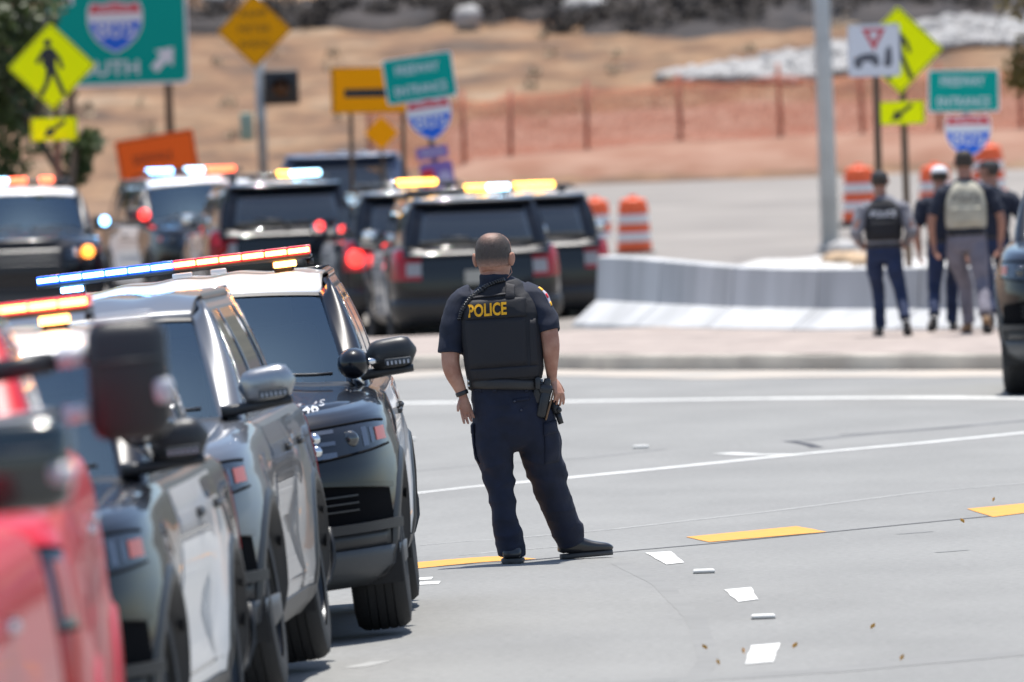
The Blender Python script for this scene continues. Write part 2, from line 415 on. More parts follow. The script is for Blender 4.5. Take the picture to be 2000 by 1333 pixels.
ground = sheet('ground', fr(-160, -30, 12) + fr(-28, 34, 62) + fr(44, 160, 10), fr(-40, 100, 20) + fr(104, 215, 40) + fr(217, 270, 50) + fr(276, 460, 20), M_dirt, -0.06, extra=bumps)
road = sheet('road', fr(-40, -10, 15) + fr(-9.5, -3.5, 12) + fr(-3.4, .6, 40) + fr(1, 14, 26) + fr(16, 60, 12), fr(-30, 20, 10) + fr(21, 128, 160), M_asphalt, 0.0)
apron = sheet('ramp', fr(0, 1, 30), fr(124, 219, 60), M_conc, 0.006,
              xmap=lambda u, y: (lerp(-18 if y < 150 else lerp(-18, .2, sstep(150, 172, y)), 40, u), y))
def kerb_y(x): return 115.2 if x < -.8 else 115.2 - 1.75 * (x + .8) * sstep(-.8, 1.0, x)
mb = MB()
kx = fr(-16, 6.2, 60)
def kprof(x, k):
    y = kerb_y(x); j = noise.noise((x * 2.2, 0, 1)) * .012
    return [(x, y - .012, -.03), (x, y + .012, .125 + j), (x, y + .045, .152 + j), (x, y + .30, .155 + j)][k]
mb.grid(60, 3, lambda u, v: kprof(lerp(-16, 6.2, u), round(v * 3)))
# rounded end of the island
mb.grid(12, 3, lambda u, v: (6.2 + (kk := [(.0, -.03), (-.02, .125), (-.06, .152), (-.3, .155)][round(v * 3)])[0] * 0 + (1.0 + kk[0]) * sin(u * pi / 2), kerb_y(6.2) + 1.0 - (1.0 + kk[0]) * cos(u * pi / 2), kk[1]))
kerb = mb.build('kerb', M_kerb); kerb['kind'] = 'structure'
mb = MB()
mb.grid(60, 20, lambda u, v: ((X := lerp(-16, 6.8, u)), (Y := lerp(kerb_y(X) + .30, 127.0, v)), .156 + .012 * noise.noise((X * 1.5, Y * 1.5, 0))))
island = mb.build('traffic_island', M_island); island['kind'] = 'structure'
sheet('gutter', fr(-16, 6.5, 60), fr(0, 1, 6), mat('gutter_sand', (0.42, 0.36, 0.30), .95, col2=(0.30, 0.285, 0.26), vscale=.8, detail=8), 0.004,
      xmap=lambda x, v: (x, lerp(kerb_y(x) + .01, kerb_y(x) - 3.4 - 1.2 * noise.noise((x * .8, 0, 4)), v)))
sheet('white_bank', fr(0, 1, 24), fr(0, 1, 10), M_whitesand, 0.02,
      xmap=lambda u, v: (lerp(2.4, 6.4, u), lerp(142, 168 - 14 * abs(u - .55), v)), extra=lambda X, Y: .10 + .16 * noise.noise((X * .7, Y * .2, 2)))
# dark mulch and red soil on the slope, ragged outlines
def patch(name, x0, x1, ya, yb, m, dz, ra=1.5):
    v = []; NX, NY = 70, 22
    for j in range(NY + 1):
        for i in range(NX + 1):
            X = lerp(x0, x1, i / NX); a = ya(X) + ra * (noise.noise((X * .6, 0, 5)) + .5 * noise.noise((X * 2.1, 3, 5))); b = yb(X) + ra * noise.noise((X * .5, 7, 5))
            Y = lerp(a, b, j / NY); e = min(i, NX - i, j * 1.0, NY - j) / 2.0
            v.append(Vector((X, Y, G(X, Y) + bumps(X, Y) - .16 + (dz + .16) * sstep(0, 1, e))))
    W = NX + 1
    o = mk(name, v, [(j * W + i, j * W + i + 1, (j + 1) * W + i + 1, (j + 1) * W + i) for j in range(NY) for i in range(NX)], m); o['kind'] = 'structure'; return o
patch('mulch_slope', 1.5, 30, lambda x: 241.3 + .9 * sstep(4, 1, x), lambda x: 253 + .9 * max(0, x - 2), M_mulch, .15, 1.3)
patch('mulch_strip', -12, 2.5, lambda x: 244.6 + .03 * x, lambda x: 248.4 + .05 * x, M_mulch, .15, 1.4)
patch('unseen_dark_slope', 15, 150, lambda x: 224, lambda x: 440, mat('reflection_dark', (.020, .022, .015), .95, col2=(.065, .060, .042), vscale=.3, detail=9), .05, 2)  # unseen slope beyond the frame, added to darken what the car sides reflect
patch('red_soil_bank', -1.5, 30, lambda x: 222.5, lambda x: 230.5 + .05 * x, M_redsoil, .12, .8)
patch('upper_red_soil', -30, 3, lambda x: 250.5, lambda x: 256, M_redsoil, .14, .8)

# ---- painted markings and wear, each a piece of the road
def poly_mark(name, pts, m, dz, parent=road, n=10):
    """pts: four photo pixels (a,b far edge left->right; c,d near edge right->left)"""
    a, b, c, d = [gnd(*p) for p in pts]
    mb = MB()
    def fn(u, v):
        p = (a.lerp(b, u)).lerp(d.lerp(c, u), v)
        j = .009 * noise.noise((u * n * .6, v * 3, len(name) + a.x)); return (p.x + j, p.y + j * 2, G(p.x, p.y) + dz)
    mb.grid(n * 3, 4, fn); o = mb.build(name, m, parent); return o
def line_mark(name, pix, wid, m, dz, parent=road):
    """a painted stripe of real width along photo pixels"""
    P = [gnd(*p) for p in pix]; Q = []
    for a, b in zip(P, P[1:]):
        k = max(2, int((b - a).length / .25)); Q += [a.lerp(b, i / k) for i in range(k)]
    Q.append(P[-1]); v = []
    for i, p in enumerate(Q):
        t = (Q[min(i + 1, len(Q) - 1)] - Q[max(i - 1, 0)]); t.z = 0; t.normalize(); s = Vector((-t.y, t.x, 0))
        w = wid / 2 * (1 + .25 * noise.noise((i * .7, 1, wid)))
        for k in (-1, 1):
            q = p + s * w * k; v.append(Vector((q.x, q.y, G(q.x, q.y) + dz)))
    f = [(2 * i, 2 * i + 1, 2 * i + 3, 2 * i + 2) for i in range(len(Q) - 1)]
    return mk(name, v, f, m, parent)
line_mark('crosswalk_line', [(640, 794), (770, 788), (1100, 785), (1500, 779), (1800, 777), (2060, 779)], .42, M_white_paint, .0026)
line_mark('lane_line', [(700, 975), (800, 966), (1000, 945), (1300, 915), (1560, 888), (1800, 866), (2060, 840)], .16, M_white_paint, .0026)
line_mark('lane_line', [(1412, 886), (1470, 889), (1545, 889)], .17, M_white_paint, .0032)
for q in ([(700, 1110), (990, 1087), (1048, 1093), (700, 1124)], [(1340, 1050), (1556, 1029), (1615, 1040), (1385, 1060)],
          [(1888, 995), (2110, 974), (2150, 984), (1940, 1011)]):
    poly_mark('centre_dash', q, M_yellow_paint, .0032)
for q in ([(1260, 1081), (1309, 1078), (1338, 1100), (1302, 1104)], [(1414, 1153), (1466, 1148), (1482, 1172), (1442, 1177)],
          [(1467, 1262), (1523, 1257), (1512, 1294), (1455, 1299)]):
    poly_mark('guide_dash', q, M_white_paint, .0032, n=4)
poly_mark('worn_dash', [(795, 1131), (845, 1128), (842, 1133), (795, 1136)], M_white_paint, .0026, n=4)
poly_mark('worn_dash', [(810, 1138), (860, 1136), (856, 1142), (808, 1144)], M_white_paint, .0026, n=4)
line_mark('pavement_seam', [(700, 1122), (1000, 1098), (1190, 1080), (1385, 1063), (1600, 1042), (1800, 1022), (2050, 998)], .045, M_crack, .002)
line_mark('tar_streak', [(800, 922), (1000, 905), (1150, 895), (1300, 878)], .05, M_worn, .0012)
line_mark('tar_streak', [(1560, 862), (1700, 848), (1850, 836), (2050, 818)], .22, M_worn, .0012)
line_mark('tar_streak', [(1640, 850), (1780, 842), (1900, 832)], .07, M_crack, .0016)
line_mark('tar_streak', [(1540, 862), (1575, 868), (1597, 875)], .09, M_crack, .0016)
line_mark('tyre_track', [(1210, 1100), (1290, 1140), (1360, 1210), (1385, 1290), (1340, 1345)], .10, M_track, .0009)
line_mark('tyre_track', [(1000, 1345), (1300, 1330), (1600, 1312), (2050, 1270)], .35, M_track, .0015)
line_mark('scuff_line', [(820, 1066), (1000, 1052), (1200, 1034), (1500, 1000), (1800, 962), (2050, 940)], .06, M_scar, .0016)
line_mark('scuff_line', [(900, 1085), (1100, 1068)], .05, M_scar, .0016)
line_mark('scuff_line', [(690, 1305), (745, 1292)], .12, M_scar, .0016)
line_mark('tar_streak', [(1755, 1044), (1820, 1039)], .06, M_worn, .0016)
line_mark('tar_streak', [(1830, 1080), (1890, 1075)], .05, M_worn, .0016)
for (px, py) in ((1375, 1120), (1491, 1209), (1252, 876), (797, 861)):      # raised ceramic road markers
    p = gnd(px, py); mb = MB()
    mb.box((p.x, p.y, G(p.x, p.y) + .011), (.115 if py > 1000 else .12, .13, .022), bev=.02); mb.build('pavement_marker', M_white_paint, road)
lf = [(1452, 1283), (1403, 1305), (1377, 1275), (1553, 1272), (1705, 1234), (1762, 1296), (1880, 1026), (1941, 984)]
lt = ['dry yellow leaf on the road beside the lowest white dash', 'dry yellow leaf near the bottom edge of the picture, left of the white dash', 'reddish dry leaf on the road, left of the lowest white dash',
      'faded yellow leaf just right of the lowest white dash', 'dry yellow leaf alone on open road at the lower right', 'dry orange leaf lowest at the right on the road',
      'small yellow leaf just below the pavement seam by the right yellow dash', 'small yellow leaf above the right yellow dash']
M_dryleaf = mat('dry_leaf', (.55, .30, .06), .8)
for (px, py), t in zip(lf, lt):
    p = gnd(px, py); a = random.random() * 6; L = random.uniform(.009, .014); mb = MB()
    mb.grid(4, 3, lambda u, v: ((u - .5) * 2 * L, (v - .5) * 1.3 * L * math.sqrt(max(0.02, 1 - (2 * u - 1) ** 2)), .006 + .03 * (v - .5) ** 2 * 4 * .6 + .012 * u))
    mb.xf(Matrix.Rotation(a, 4, 'Z'))
    o = mb.build('fallen_leaf', M_dryleaf); o.location = (p.x, p.y, G(p.x, p.y) + .004)
    tag(o, t, 'leaf', 'leaves fallen on the road')

# ---- concrete barrier
br = empty('concrete_barrier', (0, 0, 0), 0, 'long low grey concrete barrier wall with a flared white foot behind the walking group', 'barrier')
path = [(1.12, 132.6), (1.8, 128.6), (2.55, 125.0), (3.4, 122.0), (4.4, 120.0), (5.5, 118.8), (6.7, 118.0), (7.9, 117.4)]
prf = [(-.42, 0), (-.41, .05), (-.13, .30), (-.09, .80), (-.06, .82), (.06, .82), (.085, .80), (.14, .34), (.29, .10), (.30, 0)]
for i in range(len(path) - 1):
    a = Vector((*path[i], 0)); b = Vector((*path[i + 1], 0)); t = (b - a).normalized()
    def nrm(k):
        p0 = Vector((*path[max(k - 1, 0)], 0)); p1 = Vector((*path[min(k + 1, len(path) - 1)], 0)); d = (p1 - p0).normalized(); return Vector((-d.y, d.x, 0))
    na, nb_ = nrm(i), nrm(i + 1); mb = MB()
    def fn(u, v):
        q = prf[round(v * 9)]; u2 = lerp(.006, .994, u)
        p = a.lerp(b, u2); n_ = na.lerp(nb_, u2).normalized(); z0 = lerp(.135, .10, sstep(122, 132, p.y))
        return p + n_ * (q[0]) + Vector((0, 0, z0 + q[1] * lerp(.82, 1.0, sstep(122, 132, p.y))))
    mb.grid(6, 9, fn)
    mb.f.append(tuple(j * 7 for j in range(10))); mb.f.append(tuple(j * 7 + 6 for j in reversed(range(10))))
    sharp(mb.build('barrier_segment', M_rail, br), 25)

# ---- traffic drums
def drum(loc, label, s=1.0):
    r = empty('traffic_drum', loc, 0, label, 'traffic drum', 'orange traffic drums by the ramp')
    zs = [0.10, .255, .40, .545, .69, .835]; rad = lambda z: (.285 - .065 * z) * s
    for k in range(5):
        mb = MB(); z0, z1 = zs[k], zs[k + 1]
        mb.loft([(Vector((0, 0, z0 * s)), rad(z0), rad(z0)), (Vector((0, 0, (z0 + .012) * s)), rad(z0) + .006, rad(z0) + .006), (Vector((0, 0, (z1 - .012) * s)), rad(z1) + .006, rad(z1) + .006), (Vector((0, 0, z1 * s)), rad(z1), rad(z1))], 20)
        mb.build('band', (M_drum, M_drumw)[k % 2], r)
    mb = MB(); mb.loft([(Vector((0, 0, 0)), .35 * s, .35 * s), (Vector((0, 0, .05 * s)), .35 * s, .35 * s), (Vector((0, 0, .10 * s)), .29 * s, .29 * s)], 20); mb.build('base', M_rubber, r)
    mb = MB(); mb.loft([(Vector((0, 0, .835 * s)), .232 * s, .232 * s), (Vector((0, 0, .93 * s)), .20 * s, .20 * s), (Vector((0, 0, .95 * s)), .1 * s, .1 * s)], 20)
    mb.box((0, 0, .975 * s), (.14 * s, .04, .06 * s), bev=.015); mb.build('cap', M_drum, r)
    return r
def gz(x, y, d=0): return (x, y, G(x, y) + d)
def drum_at(px, pyb, D, label, s=1.0):
    p = at(px, pyb, D); drum((p.x, p.y, p.z), label, s)
drum_at(1240, 503, 183, 'orange and white traffic drum standing clear to the right of the parked police cars')
drum_at(1166, 500, 192, 'orange traffic drum half hidden by the police car at the ramp')
drum_at(1681, 444, 188, 'orange and white traffic drum behind the walker in the black vest', 1.05)
drum_at(1829, 440, 182, 'orange traffic drum peeking out left of the tan vest', 1.0)
drum_at(1932, 400, 190, 'orange traffic drum below the freeway shield, above the capped head', 1.05)

# ---- plastic safety fences
def net_mat():
    m = mat('fence_net', (0.72, 0.20, 0.10), .7)
    nt = m.node_tree; n = nt.nodes; l = nt.links; b = n['Principled BSDF']
    tc = n.new('ShaderNodeTexCoord'); nz = n.new('ShaderNodeTexNoise'); nz.inputs['Scale'].default_value = 14
    l.new(tc.outputs['Object'], nz.inputs['Vector'])
    mr = n.new('ShaderNodeMapRange'); mr.inputs[1].default_value = .3; mr.inputs[2].default_value = .7; mr.inputs[3].default_value = .10; mr.inputs[4].default_value = .40
    l.new(nz.outputs['Fac'], mr.inputs[0]); l.new(mr.outputs[0], b.inputs['Alpha'])
    return m
M_net = net_mat()
M_stake = mat('fence_stake', (.30, .11, .07), .8, var=.3, vscale=8)
def fence(pts, h, label, posth):
    r = empty('safety_fence', (0, 0, 0), 0, label, 'fence')
    for i, (x, y) in enumerate(pts):
        z = G(x, y); lean = random.uniform(-.05, .05); mb = MB()
        mb.tube([(x, y, z - .15), (x + lean, y, z + posth * random.uniform(.94, 1.06))], .045, 8); mb.build('post', M_stake, r)
    for (a, b) in zip(pts, pts[1:]):
        mb = MB()
        def fn(u, v):
            x = lerp(a[0], b[0], u); y = lerp(a[1], b[1], u); sag = .10 * sin(pi * u) * v
            return (x, y - .05 + .05 * noise.noise((x, v * 2, 1)), G(x, y) + .03 + (h - sag) * v + .05 * noise.noise((x * .8, v, 4)))
        mb.grid(8, 4, fn, thick=.006); mb.build('net', M_net, r)
fx = [(735, 224), (920, 224.4), (1010, 224.8), (1160, 225.4), (1345, 226), (1540, 226), (1700, 226), (1850, 226), (2010, 226), (2150, 226)]
fence([((px - 1000) / (22222 / D), D) for px, D in fx], 1.3, 'orange plastic netting fence on stakes along the foot of the dry slope', 1.5)
fence([(x, 250.8 + .06 * x) for x in (-6.5, -4.6, -2.8, -1.0, .9, 2.9)], .9, 'reddish plastic netting fence along the very top of the slope', 1.0)

# ---- rocks and brush on the slope
def rockmesh(c, r, seed, mb):
    k = len(mb.v); mb.ball((0, 0, 0), r, 7, 5)
    for i in range(k, len(mb.v)):
        p = mb.v[i]; mb.v[i] = Vector(c) + p * (1 + .38 * noise.noise(p / max(r[0], .01) * 1.3 + Vector((seed, 0, 0))))
mb = MB()
for i in range(1600):
    u = random.random(); x = lerp(3.3, 13.5, u); wdt = lerp(.7, 3.6, sstep(3.3, 5.8, x)); y = 235.0 - .3 * wdt + lerp(0, 4.2, sstep(5.5, 10, x)) + random.random() * wdt
    s = random.uniform(.05, .17); rockmesh((x, y, G(x, y) + bumps(x, y) + s * .4), (s * 1.2, s, s * .8), i * 3.1, mb)
rk = mb.build('rock_bank', M_rock, None, False); tag(rk, 'bank of pale broken rock laid across the dry slope', 'rocks', kind='stuff')
def boulder(px, py, D, r, label, m=M_rock, name='boulder'):
    p = at(px, py, D); mb = MB(); rockmesh((0, 0, 0), r, px, mb)
    mb2 = MB(); mb2.ball((0, 0, 0), r, 16, 10)
    mb2.v = [q * (1 + .25 * noise.noise(q / r[0] * 1.2 + Vector((px, 0, 0)))) for q in mb2.v]
    o = mb2.build(name, m); o.location = (p.x, p.y, G(p.x, p.y) + r[2] * .55); tag(o, label, 'rock', None); return o
boulder(1145, 80, 244.5, (.55, .4, .33), 'large pale boulder on the slope below the dark mulch')
boulder(430, 22, 249, (.40, .3, .16), 'white rock at the top of the slope left of the amber diamond sign')  # rock shape stands in for an unidentified white structure
boulder(915, 85, 244, (.30, .3, .30), 'small grey boulder on the slope above the green entrance sign')
boulder(1655, 498, 166, (.42, .5, .16), 'tan rock at the foot of the light pole', M_tanrock)
boulder(1712, 505, 160, (.36, .4, .22), 'tan rock seen past the left side of the walker in grey', M_tanrock)
boulder(1640, 470, 172, (.25, .4, .2), 'white rock beside the base of the light pole')
def leaf_cloud(mb, c, r, n, s, seed):
    rnd = random.Random(seed); c = Vector(c)
    for _ in range(n):
        d = Vector((rnd.gauss(0, 1), rnd.gauss(0, 1), rnd.gauss(0, 1))).normalized() * (rnd.random() ** .4)
        p = c + Vector((d.x * r[0], d.y * r[1], d.z * r[2])); a = Vector((rnd.gauss(0, 1), rnd.gauss(0, 1), rnd.gauss(0, 1))).normalized()
        b = a.orthogonal().normalized(); q = s * rnd.uniform(.6, 1.4)
        mb.add([p - a * q, p + b * q * .4, p + a * q, p - b * q * .4], [(0, 1, 2, 3)])
mb = MB(); rb = random.Random(3)
for i in range(150):
    if i < 105: x = rb.uniform(1.2, 14); y = 242.4 + rb.random() * 8
    else: x = rb.uniform(-9, 2); y = 244.9 + rb.random() * 2.2
    s = rb.uniform(.25, .6); leaf_cloud(mb, (x, y, G(x, y) + s * .4), (s * 1.3, s, s * .7), 60, .13, i)
ob = mb.build('dry_brush', M_brush, None, False); tag(ob, 'dark dry brush matted over the top of the slope', 'brush', kind='stuff')
mb = MB()
for i in range(45):
    x = rb.uniform(-12, 12); y = rb.uniform(228, 243); s = rb.uniform(.08, .2); leaf_cloud(mb, (x, y, G(x, y) + s * .4), (s * 1.5, s, s), 16, .09, i + 900)
ob = mb.build('dry_grass', mat('straw', (.34, .26, .17), .9, col2=(.27, .2, .13), vscale=2), None, False); tag(ob, 'tufts of dry straw coloured grass on the slope', 'grass', kind='stuff')

# ---- trees
def tree(name, base, trunk, clumps, leafm, label, n, s, seed):
    r = empty(name, base, 0, label, 'tree')
    for k, (pts, r0, r1) in enumerate(trunk):
        mb = MB(); P = [Vector(p) for p in pts]; mb.tube(P, [lerp(r0, r1, i / (len(P) - 1)) for i in range(len(P))], 9); mb.build('trunk' if k == 0 else 'limb', M_bark, r)
    mb = MB()
    for i, (c, q) in enumerate(clumps): leaf_cloud(mb, c, q, n, s, seed + i)
    mb.build('crown', leafm, r, False)
rt = random.Random(11)
cl = [((rt.uniform(-2.6, .25), rt.uniform(-1, 1), rt.uniform(2.4, 5.4)), (rt.uniform(.35, .7),) * 3) for _ in range(70)]
cl = [c for c in cl if c[0][0] < -.35 + .25 * (c[0][2] - 2.2) * 0.3] + [((.28, 0, 2.05), (.22, .3, .2)), ((.1, .2, 1.75), (.22, .2, .3)), ((-.9, 0, 1.75), (.4, .4, .3)), ((-.7, 0, 2.3), (.5, .5, .5))]
tree('roadside_tree', gz(-6.05, 158), [([(0, 0, -.1), (.03, 0, .7), (-.02, 0, 1.4), (.15, 0, 2.2)], .085, .05), ([(-.02, 0, 1.4), (-.5, .1, 2.3), (-1.2, 0, 3.4), (-1.6, 0, 4.6)], .06, .03), ([(-.5, .1, 2.3), (-.2, .2, 3.2), (-.5, 0, 4.4)], .04, .02)],
     cl, M_leaf, 'dark green tree behind the lime pedestrian sign at the left', 210, .085, 50)
cl = [((rt.uniform(-1.35, .9), rt.uniform(-.8, .8), rt.uniform(2.0, 5.2)), (rt.uniform(.3, .55),) * 3) for _ in range(30)]
tree('olive_tree', gz(8.25, 156), [([(0, 0, -.1), (-.05, 0, 1.2), (-.2, 0, 2.6), (-.4, 0, 4.2)], .12, .05), ([(-.05, 0, 1.2), (-.6, 0, 2.3), (-1.0, 0, 3.0)], .06, .02), ([(-.2, 0, 2.6), (.4, .1, 3.6), (.7, 0, 4.4)], .05, .02)],
     cl, M_leaf2, 'olive brown tree at the right edge above the parked vehicle', 170, .09, 90)
p_ = gnd(905, 100) if False else None

# ================================================================== SIGNS
def rrect(w, h, r, n=5):
    P = []
    for (sx, sy, a0) in ((1, 1, 0), (-1, 1, 90), (-1, -1, 180), (1, -1, 270)):
        for k in range(n + 1):
            a = radians(a0 + 90 * k / n); P.append((sx * (w / 2 - r) + r * cos(a), sy * (h / 2 - r) + r * sin(a)))
    return P
def rot2(P, a, c=(0, 0)): return [(p[0] * cos(a) - p[1] * sin(a) + c[0], p[0] * sin(a) + p[1] * cos(a) + c[1]) for p in P]
def diamond(side, r, c=(0, 0)): return rot2(rrect(side, side, r), pi / 4, c)
def ring(mb, outer, k, y):
    """border strip just inside an outline"""
    cx = sum(p[0] for p in outer) / len(outer); cz = sum(p[1] for p in outer) / len(outer); n = len(outer)
    f0, f1 = k
    v = [(cx + (p[0] - cx) * f, y, cz + (p[1] - cz) * f) for f in (f0, f1) for p in outer]
    mb.add(v, [(i, (i + 1) % n, n + (i + 1) % n, n + i) for i in range(n)])
def shield_outline(w, c=(0, 0)):
    P = [(-.5, .30), (-.44, .46), (-.22, .43), (0, .485), (.22, .43), (.44, .46), (.5, .30), (.5, .10), (.46, -.06), (.37, -.22), (.22, -.36), (0, -.48), (-.22, -.36), (-.37, -.22), (-.46, -.06), (-.5, .10)]
    return [(c[0] + p[0] * w, c[1] + p[1] * w) for p in reversed(P)]
def make_shield(parent, w, c, y, num='805'):
    mb = MB(); mb.prism(shield_outline(w, c), y, y + .004); s = mb.build('route_shield', M_signwhite, parent, False)
    k = .93; O = shield_outline(w * k, c); zc = c[1] + w * .245
    mb = MB(); mb.prism([p for p in shield_outline(w * k, c) if p[1] < zc] , y - .003, y - .0005)
    lo = [p for p in O if p[1] < zc]; xs = (min(p[0] for p in O), max(p[0] for p in O))
    mb = MB(); mb.prism([(xs[1], zc - .02 * w)] + lo + [(xs[0], zc - .02 * w)] if False else lo, y - .003, y - .0005); mb.build('blue_field', M_blue, s, False)
    hi = [p for p in O if p[1] > zc]
    hi = [(xs[0] * 1 + 0, zc + .0)] if False else hi
    top = sorted(hi, key=lambda p: p[0])
    mb = MB(); mb.prism([(top[-1][0], zc + .012 * w), *reversed(top), (top[0][0], zc + .012 * w)], y - .003, y - .0005); mb.build('red_band', M_red, s, False)
    t = text_mb(num, w * .33, w * .70, .0, y - .005, (c[0], c[1] - .03 * w)); t.build('numerals', M_signwhite, s, False)
    t = text_mb('INTERSTATE', w * .075, w * .62, .01, y - .005, (c[0], c[1] + .335 * w)); t.build('small_lettering', M_signwhite, s, False)
    return s
def panel(parent, outline, m, y=0.0, border=None, bm=None, name='panel', c=None):
    mb = MB(); mb.prism(outline, y, y + .006); o = mb.build(name, m, parent, False)
    if border:
        mb = MB(); ring(mb, outline, border, y - .0025); mb.build('border', bm, o, False)
    return o
def post(parent, x, z0, z1, r, m, y=.05, square=False, top=None):
    mb = MB()
    if square: mb.box((x, y + r, (z0 + z1) / 2), (2 * r, 2 * r, z1 - z0), bev=.008)
    else: mb.cyl((x, y + r, z0), (x, y + r, z1), r, top, 14)
    return mb.build('post', m, parent)
def sign_root(name, px, py, D, label, group=None, cat='sign', lean=0.0, yaw=0.0):
    """root on the ground under the sight line; returns root and the height of that pixel above it"""
    p = at(px, py, D); g = G(p.x, D); r = empty(name, (p.x - (p.z - g) * sin(lean), D, g), yaw, label, cat, group)
    r.rotation_euler = (0, lean, yaw)
    return r, p.z - g
WALKER = {'head': (0.02, .40), 'R': .055}
def walker(parent, s, c, y, flip=1):
    """walking figure pictogram"""
    mb = MB(); q = lambda pts: [(c[0] + flip * p[0] * s, c[1] + p[1] * s) for p in (pts if flip > 0 else reversed(pts))]
    hd = [(-.03 + .062 * cos(2 * pi * k / 14), .40 + .062 * sin(2 * pi * k / 14)) for k in range(14)]
    shapes = [hd, [(-.10, .31), (-.12, .05), (-.06, -.02), (.08, -.02), (.09, .28), (.02, .33)],
              [(-.10, .31), (-.24, .10), (-.19, .06), (-.08, .20)], [(.07, .29), (.17, .16), (.22, -.02), (.17, -.03), (.11, .12), (.05, .18)],
              [(-.06, .0), (-.09, -.22), (-.20, -.42), (-.13, -.45), (-.02, -.24), (.05, -.02)], [(-.01, .0), (.08, -.22), (.17, -.45), (.24, -.42), (.15, -.2), (.08, .0)]]
    for i, P in enumerate(shapes):
        P = q(P)
        A = sum(P[k][0] * P[(k + 1) % len(P)][1] - P[(k + 1) % len(P)][0] * P[k][1] for k in range(len(P)))
        mb.prism(P if A > 0 else list(reversed(P)), y - .003 - .0004 * i, y - .0005)
    return mb.build('walking_figure', M_ink, parent, False)
def arrow_poly(L, w, hw, hl, ang, c):
    P = [(-L / 2, -w / 2), (L / 2 - hl, -w / 2), (L / 2 - hl, -hw / 2), (L / 2, 0), (L / 2 - hl, hw / 2), (L / 2 - hl, w / 2), (-L / 2, w / 2)]
    return rot2(P, ang, c)

def ped_sign(px, py, D, label, flip, plaque, lean=0.0, postm=M_wood):
    r, z = sign_root('pedestrian_sign', px, py, D, label, 'lime pedestrian crossing signs', lean=lean)
    side = .80; o = diamond(side, .04, (0, z)); p = panel(r, o, M_lime, 0, (.955, .925), M_ink); walker(p, .80, (-.02, z - .02), -.001, flip)
    zp = z - .80; q = panel(r, [(a, b + zp) for a, b in rrect(.60, .30, .03)], M_lime, 0, (.95, .91), M_ink, 'arrow_plaque')
    mb = MB(); mb.prism(arrow_poly(.34, .05, .15, .14, radians(-145 if flip > 0 else 215), (0, zp)), -.003, -.0005); mb.build('arrow', M_ink, q, False)
    post(r, 0.03, -.1, z + .2, .045, postm, square=True); return r
ped_sign(101, 130, 145, 'lime yellow diamond sign with a walking figure at the far left', 1, True)
ped_sign(1756, 98, 145, 'lime yellow pedestrian diamond half covered by the white yield sign', 1, True)

# big green guide sign
r, z = sign_root('guide_sign', 228, 40, 200, 'big green freeway guide sign with route shield and white arrow', lean=0)
W_, H_ = 2.48, 2.30; o = [(a, b + z) for a, b in rrect(W_, H_, .12)]
p = panel(r, o, M_green, 0); mb = MB(); n = len(o)
inner = [(a * .965, b * .962 + z) for a, b in rrect(W_, H_, .12)]
mb.add([(a, -.003, b) for a, b in o] + [(a, -.003, b) for a, b in inner], [(i, (i + 1) % n, n + (i + 1) % n, n + i) for i in range(n)]); mb.build('border', M_signwhite, p, False)
make_shield(p, .97, (-.03, z - .12), -.006)
text_mb('SOUTH', .26, 1.28, .015, -.003, (-.28, z - .84)).build('lettering', M_signwhite, p, False)
mb = MB(); mb.prism(arrow_poly(.52, .15, .42, .26, radians(47), (.80, z - .70)), -.0035, -.0005); mb.build('arrow', M_signwhite, p, False)
mb = MB(); mb.prism(arrow_poly(.60, .15, .38, .24, radians(90), (-.83, z + .60)), -.0035, -.0005); mb.build('arrow', M_signwhite, p, False)
post(r, .86, -.2, z + 1, .07, M_wood, square=True); post(r, -.86, -.2, z + 1, .07, M_wood, square=True)

# ramp meter warning with beacon
r, z = sign_root('warning_sign', 497, 60, 197, 'amber diamond warning sign with three lines of text on a grey pole', lean=0)
p = panel(r, diamond(.92, .05, (0, z)), M_amber, 0, (.965, .94), M_ink)
for t, dz, w in (('RAMP', .29, .44), ('METER', .03, .56), ('AHEAD', -.23, .56)): text_mb(t, .135, w, .0, -.003, (0, z + dz)).build('lettering', mat('brown_ink', (.10, .045, .004), .6) if 'brown_ink' not in MATS else MATS['brown_ink'], p, False)
post(r, .06, -.2, z + .6, .085, M_galv)
mb = MB(); mb.box((.43, .04, z - 1.0), (.60, .14, .60), bev=.03); bc = mb.build('beacon', M_ink, r)
mb = MB(); mb.cyl((.43, -.05, z - 1.0), (.43, -.032, z - 1.0), .15, n=24); mb.build('lens', mat('beacon_lens', (.07, .03, .012), .25), bc)
mb = MB(); mb.grid(16, 2, lambda u, v: (.43 + .165 * cos(pi * u), -.03 - .16 * v, z - 1.0 + .165 * sin(pi * u)), thick=.006); mb.build('visor', M_ink, bc)
mb = MB(); mb.box((.13, .1, z - 1.0), (.12, .05, .05)); mb.build('bracket', M_galv, r)
mb = MB(); mb.box((-.20, .1, z - 1.66), (.22, .25, .48), bev=.02); mb.build('control_box', mat('box_green', (.26, .36, .29), .6), r)

